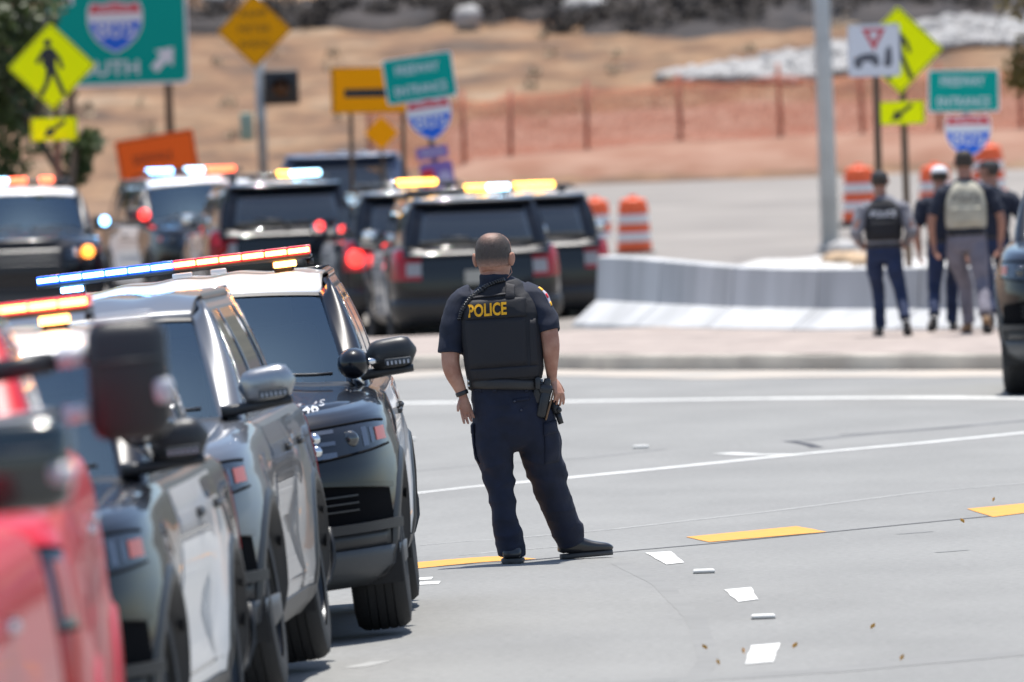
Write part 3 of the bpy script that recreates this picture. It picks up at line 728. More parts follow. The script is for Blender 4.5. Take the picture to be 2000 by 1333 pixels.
# orange sidewalk sign on a stand
r, z = sign_root('road_work_sign', 312, 336, 172, 'tilted orange construction sign with black letters behind the police cars', lean=radians(-7.5))
o = [(a, b + z - .10) for a, b in rrect(1.2, 1.35, .05)]; p = panel(r, o, M_orange, 0, (.955, .935), M_ink)
M_oink = mat('orange_ink', (.10, .012, .008), .6)
text_mb('SIDEWALK', .15, .62, .0, -.003, (-.06, z + .24)).build('lettering', M_oink, p, False)
text_mb('CLOSED', .17, .82, -.004, -.003, (-.02, z - .06)).build('lettering', M_oink, p, False)
post(r, 0, .05, z + .4, .025, M_galv, square=True)
mb = MB()
for s in (-1, 1):
    mb.tube([(0, .06, .5), (s * .6, .06 - .5, .0)], .018, 8); mb.tube([(0, .06, .5), (s * .6, .06 + .5, .0)], .018, 8)
mb.build('stand', M_galv, r)

# arrow board, freeway entrance assemblies
r, z = sign_root('arrow_sign', 735, 176, 153, 'yellow rectangular sign with a thick black bar behind the green entrance sign', lean=radians(1.0))
p = panel(r, [(a, b + z) for a, b in rrect(1.22, .62, .03)], M_yel, 0, (.97, .945), M_ink)
for v_ in (p, ): pass
mb = MB(); mb.prism(arrow_poly(.98, .115, .36, .3, 0, (.06, z - .04)), -.003, -.0005); mb.build('arrow', M_ink, p, False)
for s in (-.35, .35): post(r, s, -.1, z + .2, .03, M_wood, square=True)
r, z = sign_root('marker_sign', 745, 260, 160, 'small plain amber diamond marker below the yellow bar sign')
panel(r, diamond(.34, .02, (0, z)), M_yel, 0); post(r, 0, -.1, z + .1, .02, M_wood, square=True)
def entrance(px, py, D, label, lean, w, h, sdx, sdz, sw, low):
    r, z = sign_root('freeway_entrance_sign', px, py, D, label, 'green freeway entrance signs', lean=lean)
    p = panel(r, [(a, b + z) for a, b in rrect(w, h, .04)], M_green, 0)
    o = [(a, b + z) for a, b in rrect(w, h, .04)]; n = len(o); inner = [(a * .965, b * .945 + z) for a, b in rrect(w, h, .04)]
    mb = MB(); mb.add([(a, -.003, b) for a, b in o] + [(a, -.003, b) for a, b in inner], [(i, (i + 1) % n, n + (i + 1) % n, n + i) for i in range(n)]); mb.build('border', M_signwhite, p, False)
    text_mb('FREEWAY', .125, w * .62, .004, -.003, (-.01, z + .13)).build('lettering', M_signwhite, p, False)
    text_mb('ENTRANCE', .125, w * .74, .004, -.003, (-.0, z - .14)).build('lettering', M_signwhite, p, False)
    make_shield(r, sw, (sdx, z + sdz), -.002)
    if low:
        zz = z + sdz - sw * .5 - .14
        q = panel(r, [(a + .02, b + zz) for a, b in rrect(.42, .16, .02)], M_purple, .0, name='direction_plate'); text_mb('SOUTH', .075, .28, .0, -.003, (.02, zz)).build('lettering', M_signwhite, q, False)
        zz -= .33
        q = panel(r, [(a + .04, b + zz) for a, b in rrect(.44, .40, .05)], M_purple, .0, name='lower_plate')
        mb = MB(); mb.prism([(a - .08, b + zz - .03) for a, b in rrect(.17, .30, .05)], -.003, -.0005); mb.build('red_mark', M_red, q, False)
        mb = MB(); mb.prism([(.14 + .085 * cos(2 * pi * k / 20), zz - .03 + .105 * sin(2 * pi * k / 20)) for k in range(20)], -.003, -.0005); mb.build('pale_mark', mat('plate_pale', (.5, .42, .62), .5), q, False)
    post(r, .03, -.2, z - .1, .04, M_wood, square=True)
entrance(819, 150, 150, 'green freeway entrance sign tilted above a shield, beside the yellow bar sign', radians(-6.5), .93, .60, .06, -.56, .59, True)
entrance(1882, 178, 150, 'green freeway entrance sign right of the lime pedestrian sign', radians(1.2), .94, .56, .05, -.60, .61, False)

# white yield-to-cyclists sign
r, z = sign_root('yield_sign', 1707, 99, 143, 'white square sign with a red triangle and small black pictograms', lean=radians(.5))
p = panel(r, [(a, b + z) for a, b in rrect(.66, .66, .04)], M_signwhite, 0, (.97, .95), mat('soft_grey', (.4, .4, .42), .6))
def tri(s, c): return [(c[0], c[1] - s * .62), (c[0] + s * .5, c[1] + s * .32), (c[0] - s * .5, c[1] + s * .32)]
mb = MB(); mb.prism(tri(.30, (0, z + .18)), -.003, -.0005); q = mb.build('red_triangle', mat('yield_red', (.60, .05, .07), .5), p, False)
mb = MB(); mb.prism(tri(.14, (0, z + .19)), -.006, -.0035); mb.build('white_triangle', M_signwhite, q, False)
M_soft = mat('faded_ink', (.12, .12, .14), .6)
mb = MB(); cw = lambda x, zz, rr: [(x + rr * cos(2 * pi * k / 14), zz + rr * sin(2 * pi * k / 14)) for k in range(14)]
mb.prism(cw(-.20, z - .17, .055), -.003, -.0005); mb.prism(cw(.02, z - .15, .05), -.003, -.0005)
mb.prism([(-.26, z - .14), (.05, z - .14), (.06, z - .07), (-.02, z - .03), (-.14, z - .04), (-.25, z - .09)], -.0035, -.0005); mb.build('car_pictogram', M_soft, p, False)
mb = MB(); mb.prism(cw(.17, z - .16, .055), -.003, -.0005); mb.prism(cw(.19, z + .02, .03), -.003, -.0005)
mb.prism([(.13, z - .12), (.23, z - .14), (.22, z - .0), (.14, z - .0)], -.0035, -.0005); mb.build('cyclist_pictogram', M_soft, p, False)
post(r, .02, -.1, z + .2, .045, M_wood, square=True)

# grey lamp pole
b0 = at(1622, 488, 178); t0 = at(1600, -60, 178)
r = empty('light_pole', (b0.x, 178, b0.z), 0, 'tall pale grey street light pole behind the concrete barrier', 'pole')
mb = MB(); mb.cyl((0, 0, -.25), (0, 0, 8.5), .15, .10, 18); mb.build('shaft', mat('pole_grey', (.50, .53, .54), .6, var=.1, vscale=2), r)
mb = MB(); mb.box((0, 0, .02), (.42, .42, .06), bev=.02); mb.build('base_plate', M_galv, r)
mb = MB(); mb.tube([(0, 0, 8.4), (-.4, -.6, 8.9), (-1.0, -1.5, 9.0)], .05, 10); mb.build('arm', M_galv, r)
mb = MB(); mb.box((-1.15, -1.75, 8.98), (.28, .6, .12), bev=.04); mb.build('lamp_head', M_galv, r)

# ================================================================== VEHICLES
# local frame: nose towards -y, origin on the ground under the middle of the front axle, +x = driver side
def half_outline(w, yf, yr, af, nf, ar, nr, N=(26, 40, 18)):
    def arc(fn, n):
        P = [fn(i / 240) for i in range(241)]; d = [0]
        for a, b in zip(P, P[1:]): d.append(d[-1] + math.dist(a, b))
        out = []; j = 0
        for k in range(n + 1):
            t = d[-1] * k / n
            while j < 239 and d[j + 1] < t: j += 1
            u = (t - d[j]) / max(1e-9, d[j + 1] - d[j]); out.append((lerp(P[j][0], P[j + 1][0], u), lerp(P[j][1], P[j + 1][1], u)))
        return out
    F = arc(lambda t: (w * max(0, sin(t * pi / 2)) ** (2 / nf), yf + af - af * max(0, cos(t * pi / 2)) ** (2 / nf)), N[0])
    S = [(w, lerp(yf + af, yr - ar, i / N[1])) for i in range(1, N[1])]
    R = arc(lambda t: (w * max(0, cos(t * pi / 2)) ** (2 / nr), yr - ar + ar * max(0, sin(t * pi / 2)) ** (2 / nr)), N[2])
    return F + S + R
class Body:
    def __init__(s, P):
        s.P = P; s.zs = [l[0] for l in P['levels']]
        s.out = [half_outline(l[1], l[2], l[3], P['af'], P['nf'], P['ar'], P['nr']) for l in P['levels']]
        s.n = len(s.out[0])
    def rise(s, y): return s.P['rise'] * sstep(-.95, .95, y) + .02 * sstep(1, 4, y)
    def pt(s, k, z, side=1, off=0.0):
        """surface point: k = position along the half outline (0 front centre .. n-1 rear centre), z = level height"""
        zs = s.zs; i = 0
        while i < len(zs) - 2 and zs[i + 1] < z: i += 1
        t = max(0, min(1, (z - zs[i]) / (zs[i + 1] - zs[i]))); k0 = min(int(k), s.n - 2); u = k - k0
        def q(lv, kk): return s.out[lv][kk]
        x = lerp(lerp(q(i, k0)[0], q(i, k0 + 1)[0], u), lerp(q(i + 1, k0)[0], q(i + 1, k0 + 1)[0], u), t)
        y = lerp(lerp(q(i, k0)[1], q(i, k0 + 1)[1], u), lerp(q(i + 1, k0)[1], q(i + 1, k0 + 1)[1], u), t)
        zz = z + s.rise(y) * sstep(s.P['zr0'], s.P['zr1'], z)
        wb, rw = s.P['wb'], s.P['rw']                       # flared arches, scooped doors, shoulder crease
        if -.75 < y < s.P['yr'] - .35:
            fl = sum(math.exp(-((math.hypot(y - a, z - rw) - rw - .055) / .11) ** 2) for a in (0, wb)) * sstep(-.75, -.35, y) * (1 - sstep(s.P['yr'] - .8, s.P['yr'] - .35, y))
            mid = sstep(.42, .85, y) * (1 - sstep(wb - .85, wb - .42, y))
            x += .022 * fl - mid * (.034 * math.exp(-((z / s.P['zk'] - .60) / .15) ** 2) - .010 * math.exp(-((z / s.P['zk'] - .93) / .035) ** 2))
        if off:
            d = Vector((lerp(q(i, k0 + 1)[0], q(i + 1, k0 + 1)[0], t) - lerp(q(i, k0)[0], q(i + 1, k0)[0], t), lerp(q(i, k0 + 1)[1], q(i + 1, k0 + 1)[1], t) - lerp(q(i, k0)[1], q(i + 1, k0)[1], t)))
            nn = Vector((-d.y, d.x)); nn = Vector((d.y, -d.x)) if d.length else nn
            if d.length: nn = nn.normalized(); x += nn.x * off; y += nn.y * off
        return Vector((x * side, y, zz))
    def kx(s, x, z):
        """front: outline position whose x is given"""
        lo, hi = 0, 25.0
        for _ in range(30):
            m = (lo + hi) / 2
            if s.pt(m, z).x < x: lo = m
            else: hi = m
        return lo
    def kxr(s, x, z):
        lo, hi = s.n - 18.0, s.n - 1.0
        for _ in range(30):
            m = (lo + hi) / 2
            if s.pt(m, z).x > x: lo = m
            else: hi = m
        return lo
    def ky(s, y): 
        lo, hi = 14.0, s.n - 12.0
        for _ in range(40):
            m = (lo + hi) / 2
            if s.pt(m, .7 * s.P['zk']).y < y: lo = m
            else: hi = m
        return lo
def build_vehicle(P, kind):
    B = Body(P); zk = P['zk']; R0 = empty(kind, (0, 0, 0)); W = P['W']; ax = [0.0, P['wb']]
    rw, arch = P['rw'], P['rw'] + .055
    # ---- body shell with wheel openings
    n = B.n; zs = []
    for a, b in zip(B.zs, B.zs[1:]): zs += [lerp(a, b, i / 3) for i in range(3)]
    zs.append(B.zs[-1]); v = []; f = []
    for z in zs:
        v += [B.pt(k, z) for k in range(n)] + [B.pt(k, z, -1) for k in range(n - 2, 0, -1)]
    m_ = 2 * n - 2
    for j in range(len(zs) - 1):
        for k in range(m_):
            q = (j * m_ + k, j * m_ + (k + 1) % m_, (j + 1) * m_ + (k + 1) % m_, (j + 1) * m_ + k)
            c = sum((v[i] for i in q), Vector()) / 4
            if abs(c.x) > .6 and any((c.y - a) ** 2 + (c.z - rw) ** 2 < arch ** 2 for a in ax): continue
            f.append(q)
    mk('body', v, f, P['paint'], R0)
    mb = MB(); mb.box((0, (P['yf'] + P['yr']) / 2, .33 * zk), (1.2, P['yr'] - P['yf'] - .5, .16)); mb.build('underbody', M_plastic, R0, False)
    side_x = lambda y, z: B.pt(B.ky(y), z).x
    # ---- wheels and arches
    for a in ax:
        for s in (-1, 1):
            mb = MB()
            A0, A1 = (-14, 194)
            def af_(u, t):
                th = radians(lerp(A0, A1, u)); rr = arch + lerp(-.035, .045, t); y = a + rr * cos(th); z = rw + rr * sin(th)
                x = side_x(y, max(z, .26 * zk)) + .012 - (.10 if t < .01 else 0) - .012 * (t > .99)
                return (s * x, y, max(z, .2 * zk))
            mb.grid(40, 4, lambda u, t: af_(u if s > 0 else 1 - u, t)); mb.build('wheel_arch', P['archm'], R0)
            mb = MB()
            mb.grid(24, 1, lambda u, t: (s * lerp(.58, .97 * W, t), a + (arch + .005) * cos(radians(lerp(-20, 200, u))), rw + (arch + .005) * sin(radians(lerp(-20, 200, u)))))
            mb.build('arch_liner', M_rubber, R0)
            # wheel
            cx = s * P['track']; hw = .128
            mb = MB(); rad = rw
            prof_t = [(-hw, .62), (-hw - .008, .78), (-hw + .002, .93), (-hw + .03, .985)]
            for g in (-.062, -.022, .022, .062): prof_t += [(g - .004, 1.0), (g - .003, .984), (g + .003, .984), (g + .004, 1.0)]
            prof_t += [(hw - .03, .985), (hw - .002, .93), (hw + .008, .78), (hw, .62)]
            NT = 44; V = []; F = []
            for i in range(NT):
                th = 2 * pi * i / NT
                for (dx, q) in prof_t: V.append(Vector((cx + dx, rad * q * cos(th), rad * q * sin(th))))
            L = len(prof_t)
            for i in range(NT):
                for j in range(L - 1): F.append((i * L + j, i * L + j + 1, ((i + 1) % NT) * L + j + 1, ((i + 1) % NT) * L + j))
            rim = MB(); o = s
            NR = 40; pr = [(.118, .64), (.122, .60), (.075, .575), (.03, .55), (.03, .50)]
            VV = []; FF = []
            for i in range(NR):
                th = 2 * pi * i / NR
                for (dx, q) in pr: VV.append(Vector((cx + o * dx, rad * q * cos(th), rad * q * sin(th))))
            LL = len(pr)
            for i in range(NR):
                for j in range(LL - 1): FF.append((i * LL + j, i * LL + j + 1, ((i + 1) % NR) * LL + j + 1, ((i + 1) % NR) * LL + j))
            rim.add(VV, FF)
            for i in range(5):
                th = 2 * pi * i / 5 + .3; u = Vector((0, cos(th), sin(th))); t_ = Vector((0, -sin(th), cos(th)))
                c0 = Vector((cx + o * .085, 0, 0)); e0 = c0 + u * rad * .14; e1 = c0 + u * rad * .60 + Vector((o * .015, 0, 0)); d = Vector((o * .03, 0, 0))
                pts = [e0 - t_ * .055, e0 + t_ * .055, e1 + t_ * .035, e1 - t_ * .035]
                rim.add(pts + [p - d for p in pts], [(0, 1, 2, 3), (7, 6, 5, 4), (0, 4, 5, 1), (1, 5, 6, 2), (2, 6, 7, 3), (3, 7, 4, 0)])
            rim.cyl((cx + o * .02, 0, 0), (cx + o * .098, 0, 0), rad * .20, rad * .17, 20)
            rim.cyl((cx - o * .1, 0, 0), (cx + o * .02, 0, 0), rad * .5, rad * .5, 24)
            wh = rim.build('wheel', P['rim'], R0); sharp(wh, 30); wh.location = (0, a, rw)
            ty = mk('tyre', V, F, M_rubber, wh); sharp(ty, 40)
    # ---- patches on the shell
    def spatch(name, ka, kb, za, zb, m, off=.006, nu=14, nv=4, sides=(1, -1), parent=R0, kfun=None):
        out = []
        for s in sides:
            mb = MB()
            def fn(u, t):
                uu = u if s > 0 else 1 - u
                k = lerp(ka, kb, uu); z = lerp(za(uu) if callable(za) else za, zb(uu) if callable(zb) else zb, t)
                if kfun: k = kfun(uu, t)
                return B.pt(k, z, s, off)
            mb.grid(nu, nv, fn, thick=.02); o = mb.build(name, m, parent[s] if isinstance(parent, dict) else parent); sharp(o, 40); out.append(o)
        return out
    zf = lambda z: z * zk
    kc = lambda x, z: B.kx(x * W, zf(z))
    # headlights: dark bezel, chambers, reflector
    HL = P['hl']
    hz0, hz1 = HL['z']
    hx0, hx1 = HL['x']
    k0, k1 = kc(hx0, hz0), 26 * .0 + kc(hx1, hz0) + HL.get('wrap', 1.5)
    lo = lambda u: zf(hz0 + HL['rise'] * u); hi = lambda u: zf(hz1 - .015 * (1 - u) ** 2 - .02 * u ** 4)
    hls = spatch('headlight', k0, k1, lo, hi, M_lens, .010, 20, 5)
    par = {1: hls[0], -1: hls[1]}
    spatch('side_reflector', lerp(k0, k1, .80), lerp(k0, k1, .97), lambda u: zf(hz0 + HL['rise'] * .9 + .02), lambda u: zf(hz1 - .035), M_redref, .014, 5, 3, parent=par)
    for (ua, ub, ta, tb, m) in ((.06, .36, .08, .16, M_chamber), (.06, .36, .50, .55, M_chamber), (.06, .36, .88, .95, M_chamber), (.62, .68, .15, .85, M_chamber), (.72, .76, .2, .8, M_chamber)):
        spatch('lamp_chamber', lerp(k0, k1, ua), lerp(k0, k1, ub), lambda u, ta=ta, ua=ua: lerp(lo(ua), hi(ua), ta), lambda u, tb=tb, ub=ub: lerp(lo(ub), hi(ub), tb), m, .013, 5, 2, parent=par)
    for s in (-1, 1):      # projector lenses behind the cover, dark outline round the lamp
        for (uu, tt, rr) in ((.21, .30, .030), (.21, .72, .030), (.50, .50, .042)):
            p_ = B.pt(lerp(k0, k1, uu), lerp(lo(uu), hi(uu), tt), s, .006); mb = MB(); mb.ball(p_, (rr, rr * .7, rr)); mb.build('projector', M_tint if rr > .035 else M_chrome, par[s])
        for (fa, dz) in ((lo, -.007), (hi, .005)):
            mb = MB(); mb.tube([B.pt(lerp(k0, k1, i / 16), fa(i / 16) + dz, s, .012) for i in range(17)], .006, 6); mb.build('lamp_gap', M_pocket, par[s])
    # bright lip over the lamp
    spatch('lamp_lip', k0, k1, lambda u: hi(u) + .004, lambda u: hi(u) + .022, P['paint'], .014, 16, 2)
    # grille
    gx = hx0 - .01
    mb = MB(); mb.grid(24, 6, lambda u, t: B.pt(abs(kc(gx, .8) * (2 * u - 1)), zf(lerp(.66, hz1 - .03, t)), 1 if u > .5 else -1, .006), thick=.02); gr = mb.build('grille', M_plastic, R0)
    for q in range(4):
        mb = MB(); z_ = lerp(.69, hz1 - .07, q / 3); mb.grid(24, 1, lambda u, t: B.pt(abs(kc(gx - .03, .8) * (2 * u - 1)), zf(z_ + .022 * t), 1 if u > .5 else -1, .020), thick=.016); mb.build('grille_bar', P['grillebar'], gr)
    if P.get('badge'): pass
    # fog pocket, ledge, lower valance
    fx0, fx1 = .60, .955
    kf0, kf1 = kc(fx0, .62), kc(fx1, .62)
    fp = spatch('fog_pocket', kf0, kf1, lambda u: zf(.545), lambda u: zf(.735 - .05 * u), M_pocket, .004, 10, 4)
    fpar = {1: fp[0], -1: fp[1]}
    for q in range(3): spatch('louvre', lerp(kf0, kf1, .10), lerp(kf0, kf1, .45), zf(.60 + .035 * q), zf(.609 + .035 * q), M_plastic, .016, 5, 1, parent=fpar)
    spatch('pocket_brow', kf0 - .3, kf1 + .2, lambda u: zf(.738 - .05 * u), lambda u: zf(.758 - .045 * u), P['paint'], .022, 10, 2)
    spatch('pocket_ledge', kf0 - .5, kf1 + .6, zf(.495), lambda u: zf(.54), M_plastic, .035, 10, 2)
    mb = MB(); mb.grid(40, 4, lambda u, t: B.pt(abs((kc(.965, .35) + 1.2) * (2 * u - 1)), zf(lerp(.235, .415, t)), 1 if u > .5 else -1, .02 + .022 * sin(pi * min(1, t * 1.15))), thick=.02); mb.build('front_valance', M_grey_plastic, R0)
    mb = MB(); mb.grid(40, 2, lambda u, t: B.pt(abs((kc(.93, .45)) * (2 * u - 1)), zf(lerp(.42, .495, t)), 1 if u > .5 else -1, .008), thick=.02); mb.build('lower_grille', M_plastic, R0)
    # doors, sill, handles
    yd = P['doors']
    for (ya, yb, nm) in ((yd[0], yd[1], 'front_door'), (yd[1] + .012, yd[2], 'rear_door')):
        ds = spatch(nm, B.ky(ya), B.ky(yb), zf(.36), zf(1.035), P['doorm'], .004, 12, 8)
        for s, d in ((1, ds[0]), (-1, ds[1])):
            hp = B.pt(B.ky(yb - .16), zf(.95), s, .010); mb = MB(); mb.box(hp, (.035, .2, .032), bev=.014); mb.build('door_handle', P['handle'], d)
    spatch('sill', B.ky(.45), B.ky(P['wb'] - .45), zf(.235), zf(.355), M_plastic, .012, 14, 2)
    # tail lights, tailgate, rear bumper
    ra, rb = B.kxr(.93 * W, .9 * zk) - 2.0, B.kxr(.66 * W, .9 * zk)
    tl = spatch('tail_light', ra, rb, lambda u: zf(.78), lambda u: zf(1.045), M_tail, .008, 12, 5); tp = {1: tl[0], -1: tl[1]}
    spatch('reverse_lamp', lerp(ra, rb, .62), lerp(ra, rb, 1.0), zf(.83), zf(.94), M_rev, .012, 6, 3, parent=tp)
    rb2 = B.kxr(.88 * W, .5 * zk)
    mb = MB(); mb.grid(40, 4, lambda u, t: B.pt(B.n - 1 - abs((B.n - 1 - rb2 + 3) * (2 * u - 1)), zf(lerp(.26, .56, t)), 1 if u > .5 else -1, .01 + .02 * sin(pi * t)), thick=.02); bu = mb.build('rear_bumper', M_plastic, R0)
    spatch('bumper_reflector', B.kxr(.86 * W, .5 * zk), B.kxr(.62 * W, .5 * zk), zf(.50), zf(.545), M_redref if kind != 'x' else M_tail, .03, 5, 1, parent=bu)
    rc = B.pt(B.n - 1, zf(.80), 1, .014); mb = MB(); mb.box((0, rc.y + .008, rc.z), (.31, .012, .16)); mb.build('license_plate', mat('plate_white', (.40, .38, .33), .6) if 'plate_white' not in MATS else MATS['plate_white'], R0, False)
    # ---- hood
    hw = P['hoodw']; zt = B.zs[-1]
    def hood(a, b):
        s_ = 2 * a - 1; yfr = P['hy0'] + P['hsweep'] * abs(s_) ** 3.5; yc = P['cowl'] + .16 * s_ * s_; y = lerp(yfr, yc, b)
        z = zt + .004 + B.rise(y) + .045 * (1 - s_ * s_) + .014 * math.exp(-((abs(s_) - .55) / .12) ** 2) * sstep(0, .3, b) - .075 * max(0, 1 - b / .09) ** 2 - .02 * max(0, abs(s_) - .93) / .07
        return Vector((s_ * hw, y, z))
    mb = MB(); mb.grid(40, 40, hood, thick=.02); ho = mb.build('hood', P['paint'], R0)
    mb = MB(); mb.grid(30, 2, lambda a, t: (hood(a, 1) + Vector((0, lerp(-.02, .14, t), lerp(-.015, .015, t)))), thick=.01); cw_ = mb.build('cowl', M_plastic, R0)
    for x0 in (-.62, .10):
        mb = MB(); q = [hood((x0 + .62 * i / 8) / hw / 2 + .5, 1) + Vector((0, .07 + .05 * i / 8, .035 + .02 * i / 8)) for i in range(9)]; mb.tube(q, .009, 6); mb.build('wiper', M_plastic, R0)
    # ---- greenhouse
    zb = P['belt']; zt_ = P['roofz']; xb, xt = P['xb'], P['xt']
    ws_b = lambda s_: Vector((s_ * (xb - .11), P['cowl'] + .10 + .17 * s_ * s_, zb + .025 + .02 * (1 - s_ * s_)))
    ws_t = lambda s_: Vector((s_ * (xt - .055), P['yr0'] + .10 * s_ * s_, zt_ - .085 + .05 * (1 - s_ * s_)))
    def wsf(a, t):
        s_ = 2 * a - 1; p = ws_b(s_).lerp(ws_t(s_), t); k = sin(pi * t); return p + Vector((0, -.012 * k, .008 * k))
    mb = MB(); mb.grid(24, 14, wsf); wsn = mb.build('windshield', M_screen, R0)
    mb = MB(); mb.grid(24, 2, lambda a, t: wsf(a, lerp(.965, 1.0, t)) + Vector((0, -.004, .004))); mb.build('frit_band', M_ink, wsn)
    belt = lambda y: zb + .035 * sstep(1, 4, y)
    yA0, yA1 = P['cowl'] + .30, P['yr0'] + .14; yR0, yR1 = P['grear_b'], P['grear_t']
    def side(y_, t, s, off=0.0, s_is=True):
        yb_ = lerp(yA0, yR0, y_); yt_ = lerp(yA1, yR1, y_)
        tap = sstep(.72, 1, y_)
        p = Vector((lerp(xb, xb - .05, tap), yb_, belt(yb_) - .03)).lerp(Vector((lerp(xt, xt - .02, tap), yt_, zt_ - .005 - .01 * tap)), t); p.x += .03 * sin(pi * t) + off
        return Vector((p.x * s, p.y, p.z))
    for s in (-1, 1):
        mb = MB(); mb.grid(30, 8, lambda a, t: side(a if s > 0 else 1 - a, t, s), thick=.03); mb.build('window_surround', P['paint'], R0)
        def inv(y, t): return (y - lerp(yA0, yA1, t)) / (lerp(yR0, yR1, t) - lerp(yA0, yA1, t))
        for (b0_, b1_, t0_, t1_) in P['windows']:
            def wf(a, t):
                aa = a if s > 0 else 1 - a; tt = lerp(.10, .90, t)
                return side(max(.012, min(.985, lerp(inv(lerp(b0_, t0_, tt), tt), inv(lerp(b1_, t1_, tt), tt), aa))), tt, s, .006)
            mb = MB(); mb.grid(10, 6, wf, thick=.004); mb.build('side_window', M_tint, R0)
        # A pillar between windshield and side window
        def apf(a, t):
            aa = a if s > 0 else 1 - a; p = wsf(1.0, t); p.x *= s; q = side(0.0, t, s); r_ = p.lerp(q, aa); k = sin(pi * aa) * .018
            return r_ + Vector((s * k, -k, 0))
        mb = MB(); mb.grid(6, 14, apf, thick=.02); mb.build('pillar', P['paint'], R0)
        mb = MB()
        def rl(a, t):
            p = side(a, 1.0, s); ang = lerp(-.6, 1.0, t) * pi / 2; return Vector((p.x - s * .028 + s * .034 * cos(ang), p.y, p.z + .0 + .034 * sin(ang)))
        mb.grid(24, 6, lambda a, t: rl(a if s > 0 else 1 - a, t)); mb.build('roof_rail', P['railm'], R0)
    def roof(a, b):
        s_ = 2 * a - 1; y = lerp(P['yr0'] + .01 + .10 * s_ * s_, yR1 - .01, b); w_ = (xt - .03)
        return Vector((s_ * w_, y, zt_ + .004 + .05 * (1 - abs(s_) ** 2.4) * (1 - .35 * (2 * b - 1) ** 2) - .085 * max(0, 1 - b / .18) ** 2 + (.012 * (cos(s_ * 5 * pi) * .5 + .5) if P.get('ribs') and .10 < b < .9 else 0)))
    mb = MB(); mb.grid(50, 24, roof, thick=.012); mb.build('roof', P['roofm'], R0)
    def rearf(a, t, off=0.0):
        s_ = 2 * a - 1; sg = abs(s_) ** 4
        p = Vector((s_ * (xb - .05), yR0 + .06 - .06 * sg, zb + .01)).lerp(Vector((s_ * (xt - .02), yR1 + .05 - .05 * sg, zt_ - .012)), t)
        p.y += .03 * sin(pi * t) + off; return p
    mb = MB(); mb.grid(24, 8, lambda a, t: rearf(1 - a, t), thick=.03); mb.build('tailgate' if kind != 'pickup' else 'cab_back', P['paint'], R0)
    mb = MB(); mb.grid(20, 6, lambda a, t: rearf(lerp(.9, .1, a), lerp(.10, .84, t), .008), thick=.004); mb.build('rear_window', M_tint, R0)
    if kind != 'pickup':
        mb = MB(); w0 = rearf(.5, .10, .03); mb.tube([w0, w0 + Vector((.10, .0, .06)), w0 + Vector((.42, .0, .09))], .011, 6); mb.ball(w0, .03); mb.build('rear_wiper', M_plastic, R0)
        mb = MB(); mb.grid(20, 3, lambda a, t: Vector(((2 * a - 1) * (xt - .03), yR1 + lerp(-.06, .16 - .06 * (2 * a - 1) ** 4, t), zt_ + .03 - .035 * t)), thick=.03); mb.build('spoiler', P['railm'], R0)
        mb = MB(); mb.grid(20, 8, lambda a, t: Vector(((2 * a - 1) * (xb - .03), yR0 + lerp(-.05, .16, t) - .05 * (2 * a - 1) ** 6 * (1 if t > .5 else 0), zb + .025 - .10 * t * t)), thick=.03); mb.build('rear_deck', P['paint'], R0)
    else:
        y0, y1 = yR0 + .1, P['yr'] - .05
        mb = MB(); mb.box((0, (y0 + y1) / 2, .78 * zk), (1.5, y1 - y0, .04)); mb.build('bed_floor', M_plastic, R0, False)
        for s in (-1, 1): mb = MB(); mb.box((s * .80, (y0 + y1) / 2, .97 * zk), (.05, y1 - y0, .40)); mb.build('bed_wall', P['paint'], R0, False)
        mb = MB(); mb.box((0, y0, .97 * zk), (1.6, .05, .40)); mb.build('bed_wall', P['paint'], R0, False)
        mb = MB(); mb.box((0, y1 - .02, .97 * zk), (1.6, .05, .40)); mb.build('tailgate', P['paint'], R0, False)
    # ---- interior
    mb = MB(); mb.box((0, P['cowl'] + .42, zb - .10), (2 * xb - .22, .60, .20), bev=.06); mb.box((0, P['cowl'] + .62, zb - .02), (.34, .18, .14), bev=.03); mb.build('dashboard', M_dash, R0)
    mb = MB()
    c_ = Vector((.38, P['cowl'] + .80, zb - .02)); ring_ = [c_ + Vector((.185 * cos(2 * pi * i / 28), .06 * sin(2 * pi * i / 28) * 1.2, .185 * sin(2 * pi * i / 28) * .95)) for i in range(29)]
    mb.tube(ring_, .016, 8, False); mb.tube([c_ + Vector((-.17, 0, 0)), c_, c_ + Vector((.17, 0, 0))], .02, 8); mb.tube([c_, c_ + Vector((0, -.05, -.17))], .02, 8); mb.ball(c_, .055); mb.build('steering_wheel', mat('wheel_grey', (.12, .14, .14), .5) if 'wheel_grey' not in MATS else MATS['wheel_grey'], R0)
    for s in (-1, 1):
        mb = MB(); mb.box((s * .40, P['cowl'] + 1.50, zb - .02), (.50, .16, .72), rot=Matrix.Rotation(radians(-10), 4, 'X'), bev=.06); mb.box((s * .40, P['cowl'] + 1.55, zb + .42), (.26, .10, .18), bev=.04); mb.box((s * .40, P['cowl'] + 1.25, zb - .36), (.50, .55, .16), bev=.05); mb.build('seat', M_seat, R0)
    mb = MB(); mb.box((0, P['cowl'] + 1.9, zb - .1), (2 * xb - .2, .03, 1.0)); mb.build('partition', M_seat, R0, False)
    mb = MB(); mb.box((0, P['cowl'] + .78, zt_ - .09), (.24, .03, .07), bev=.015); mb.build('rear_view_mirror', M_plastic, R0)
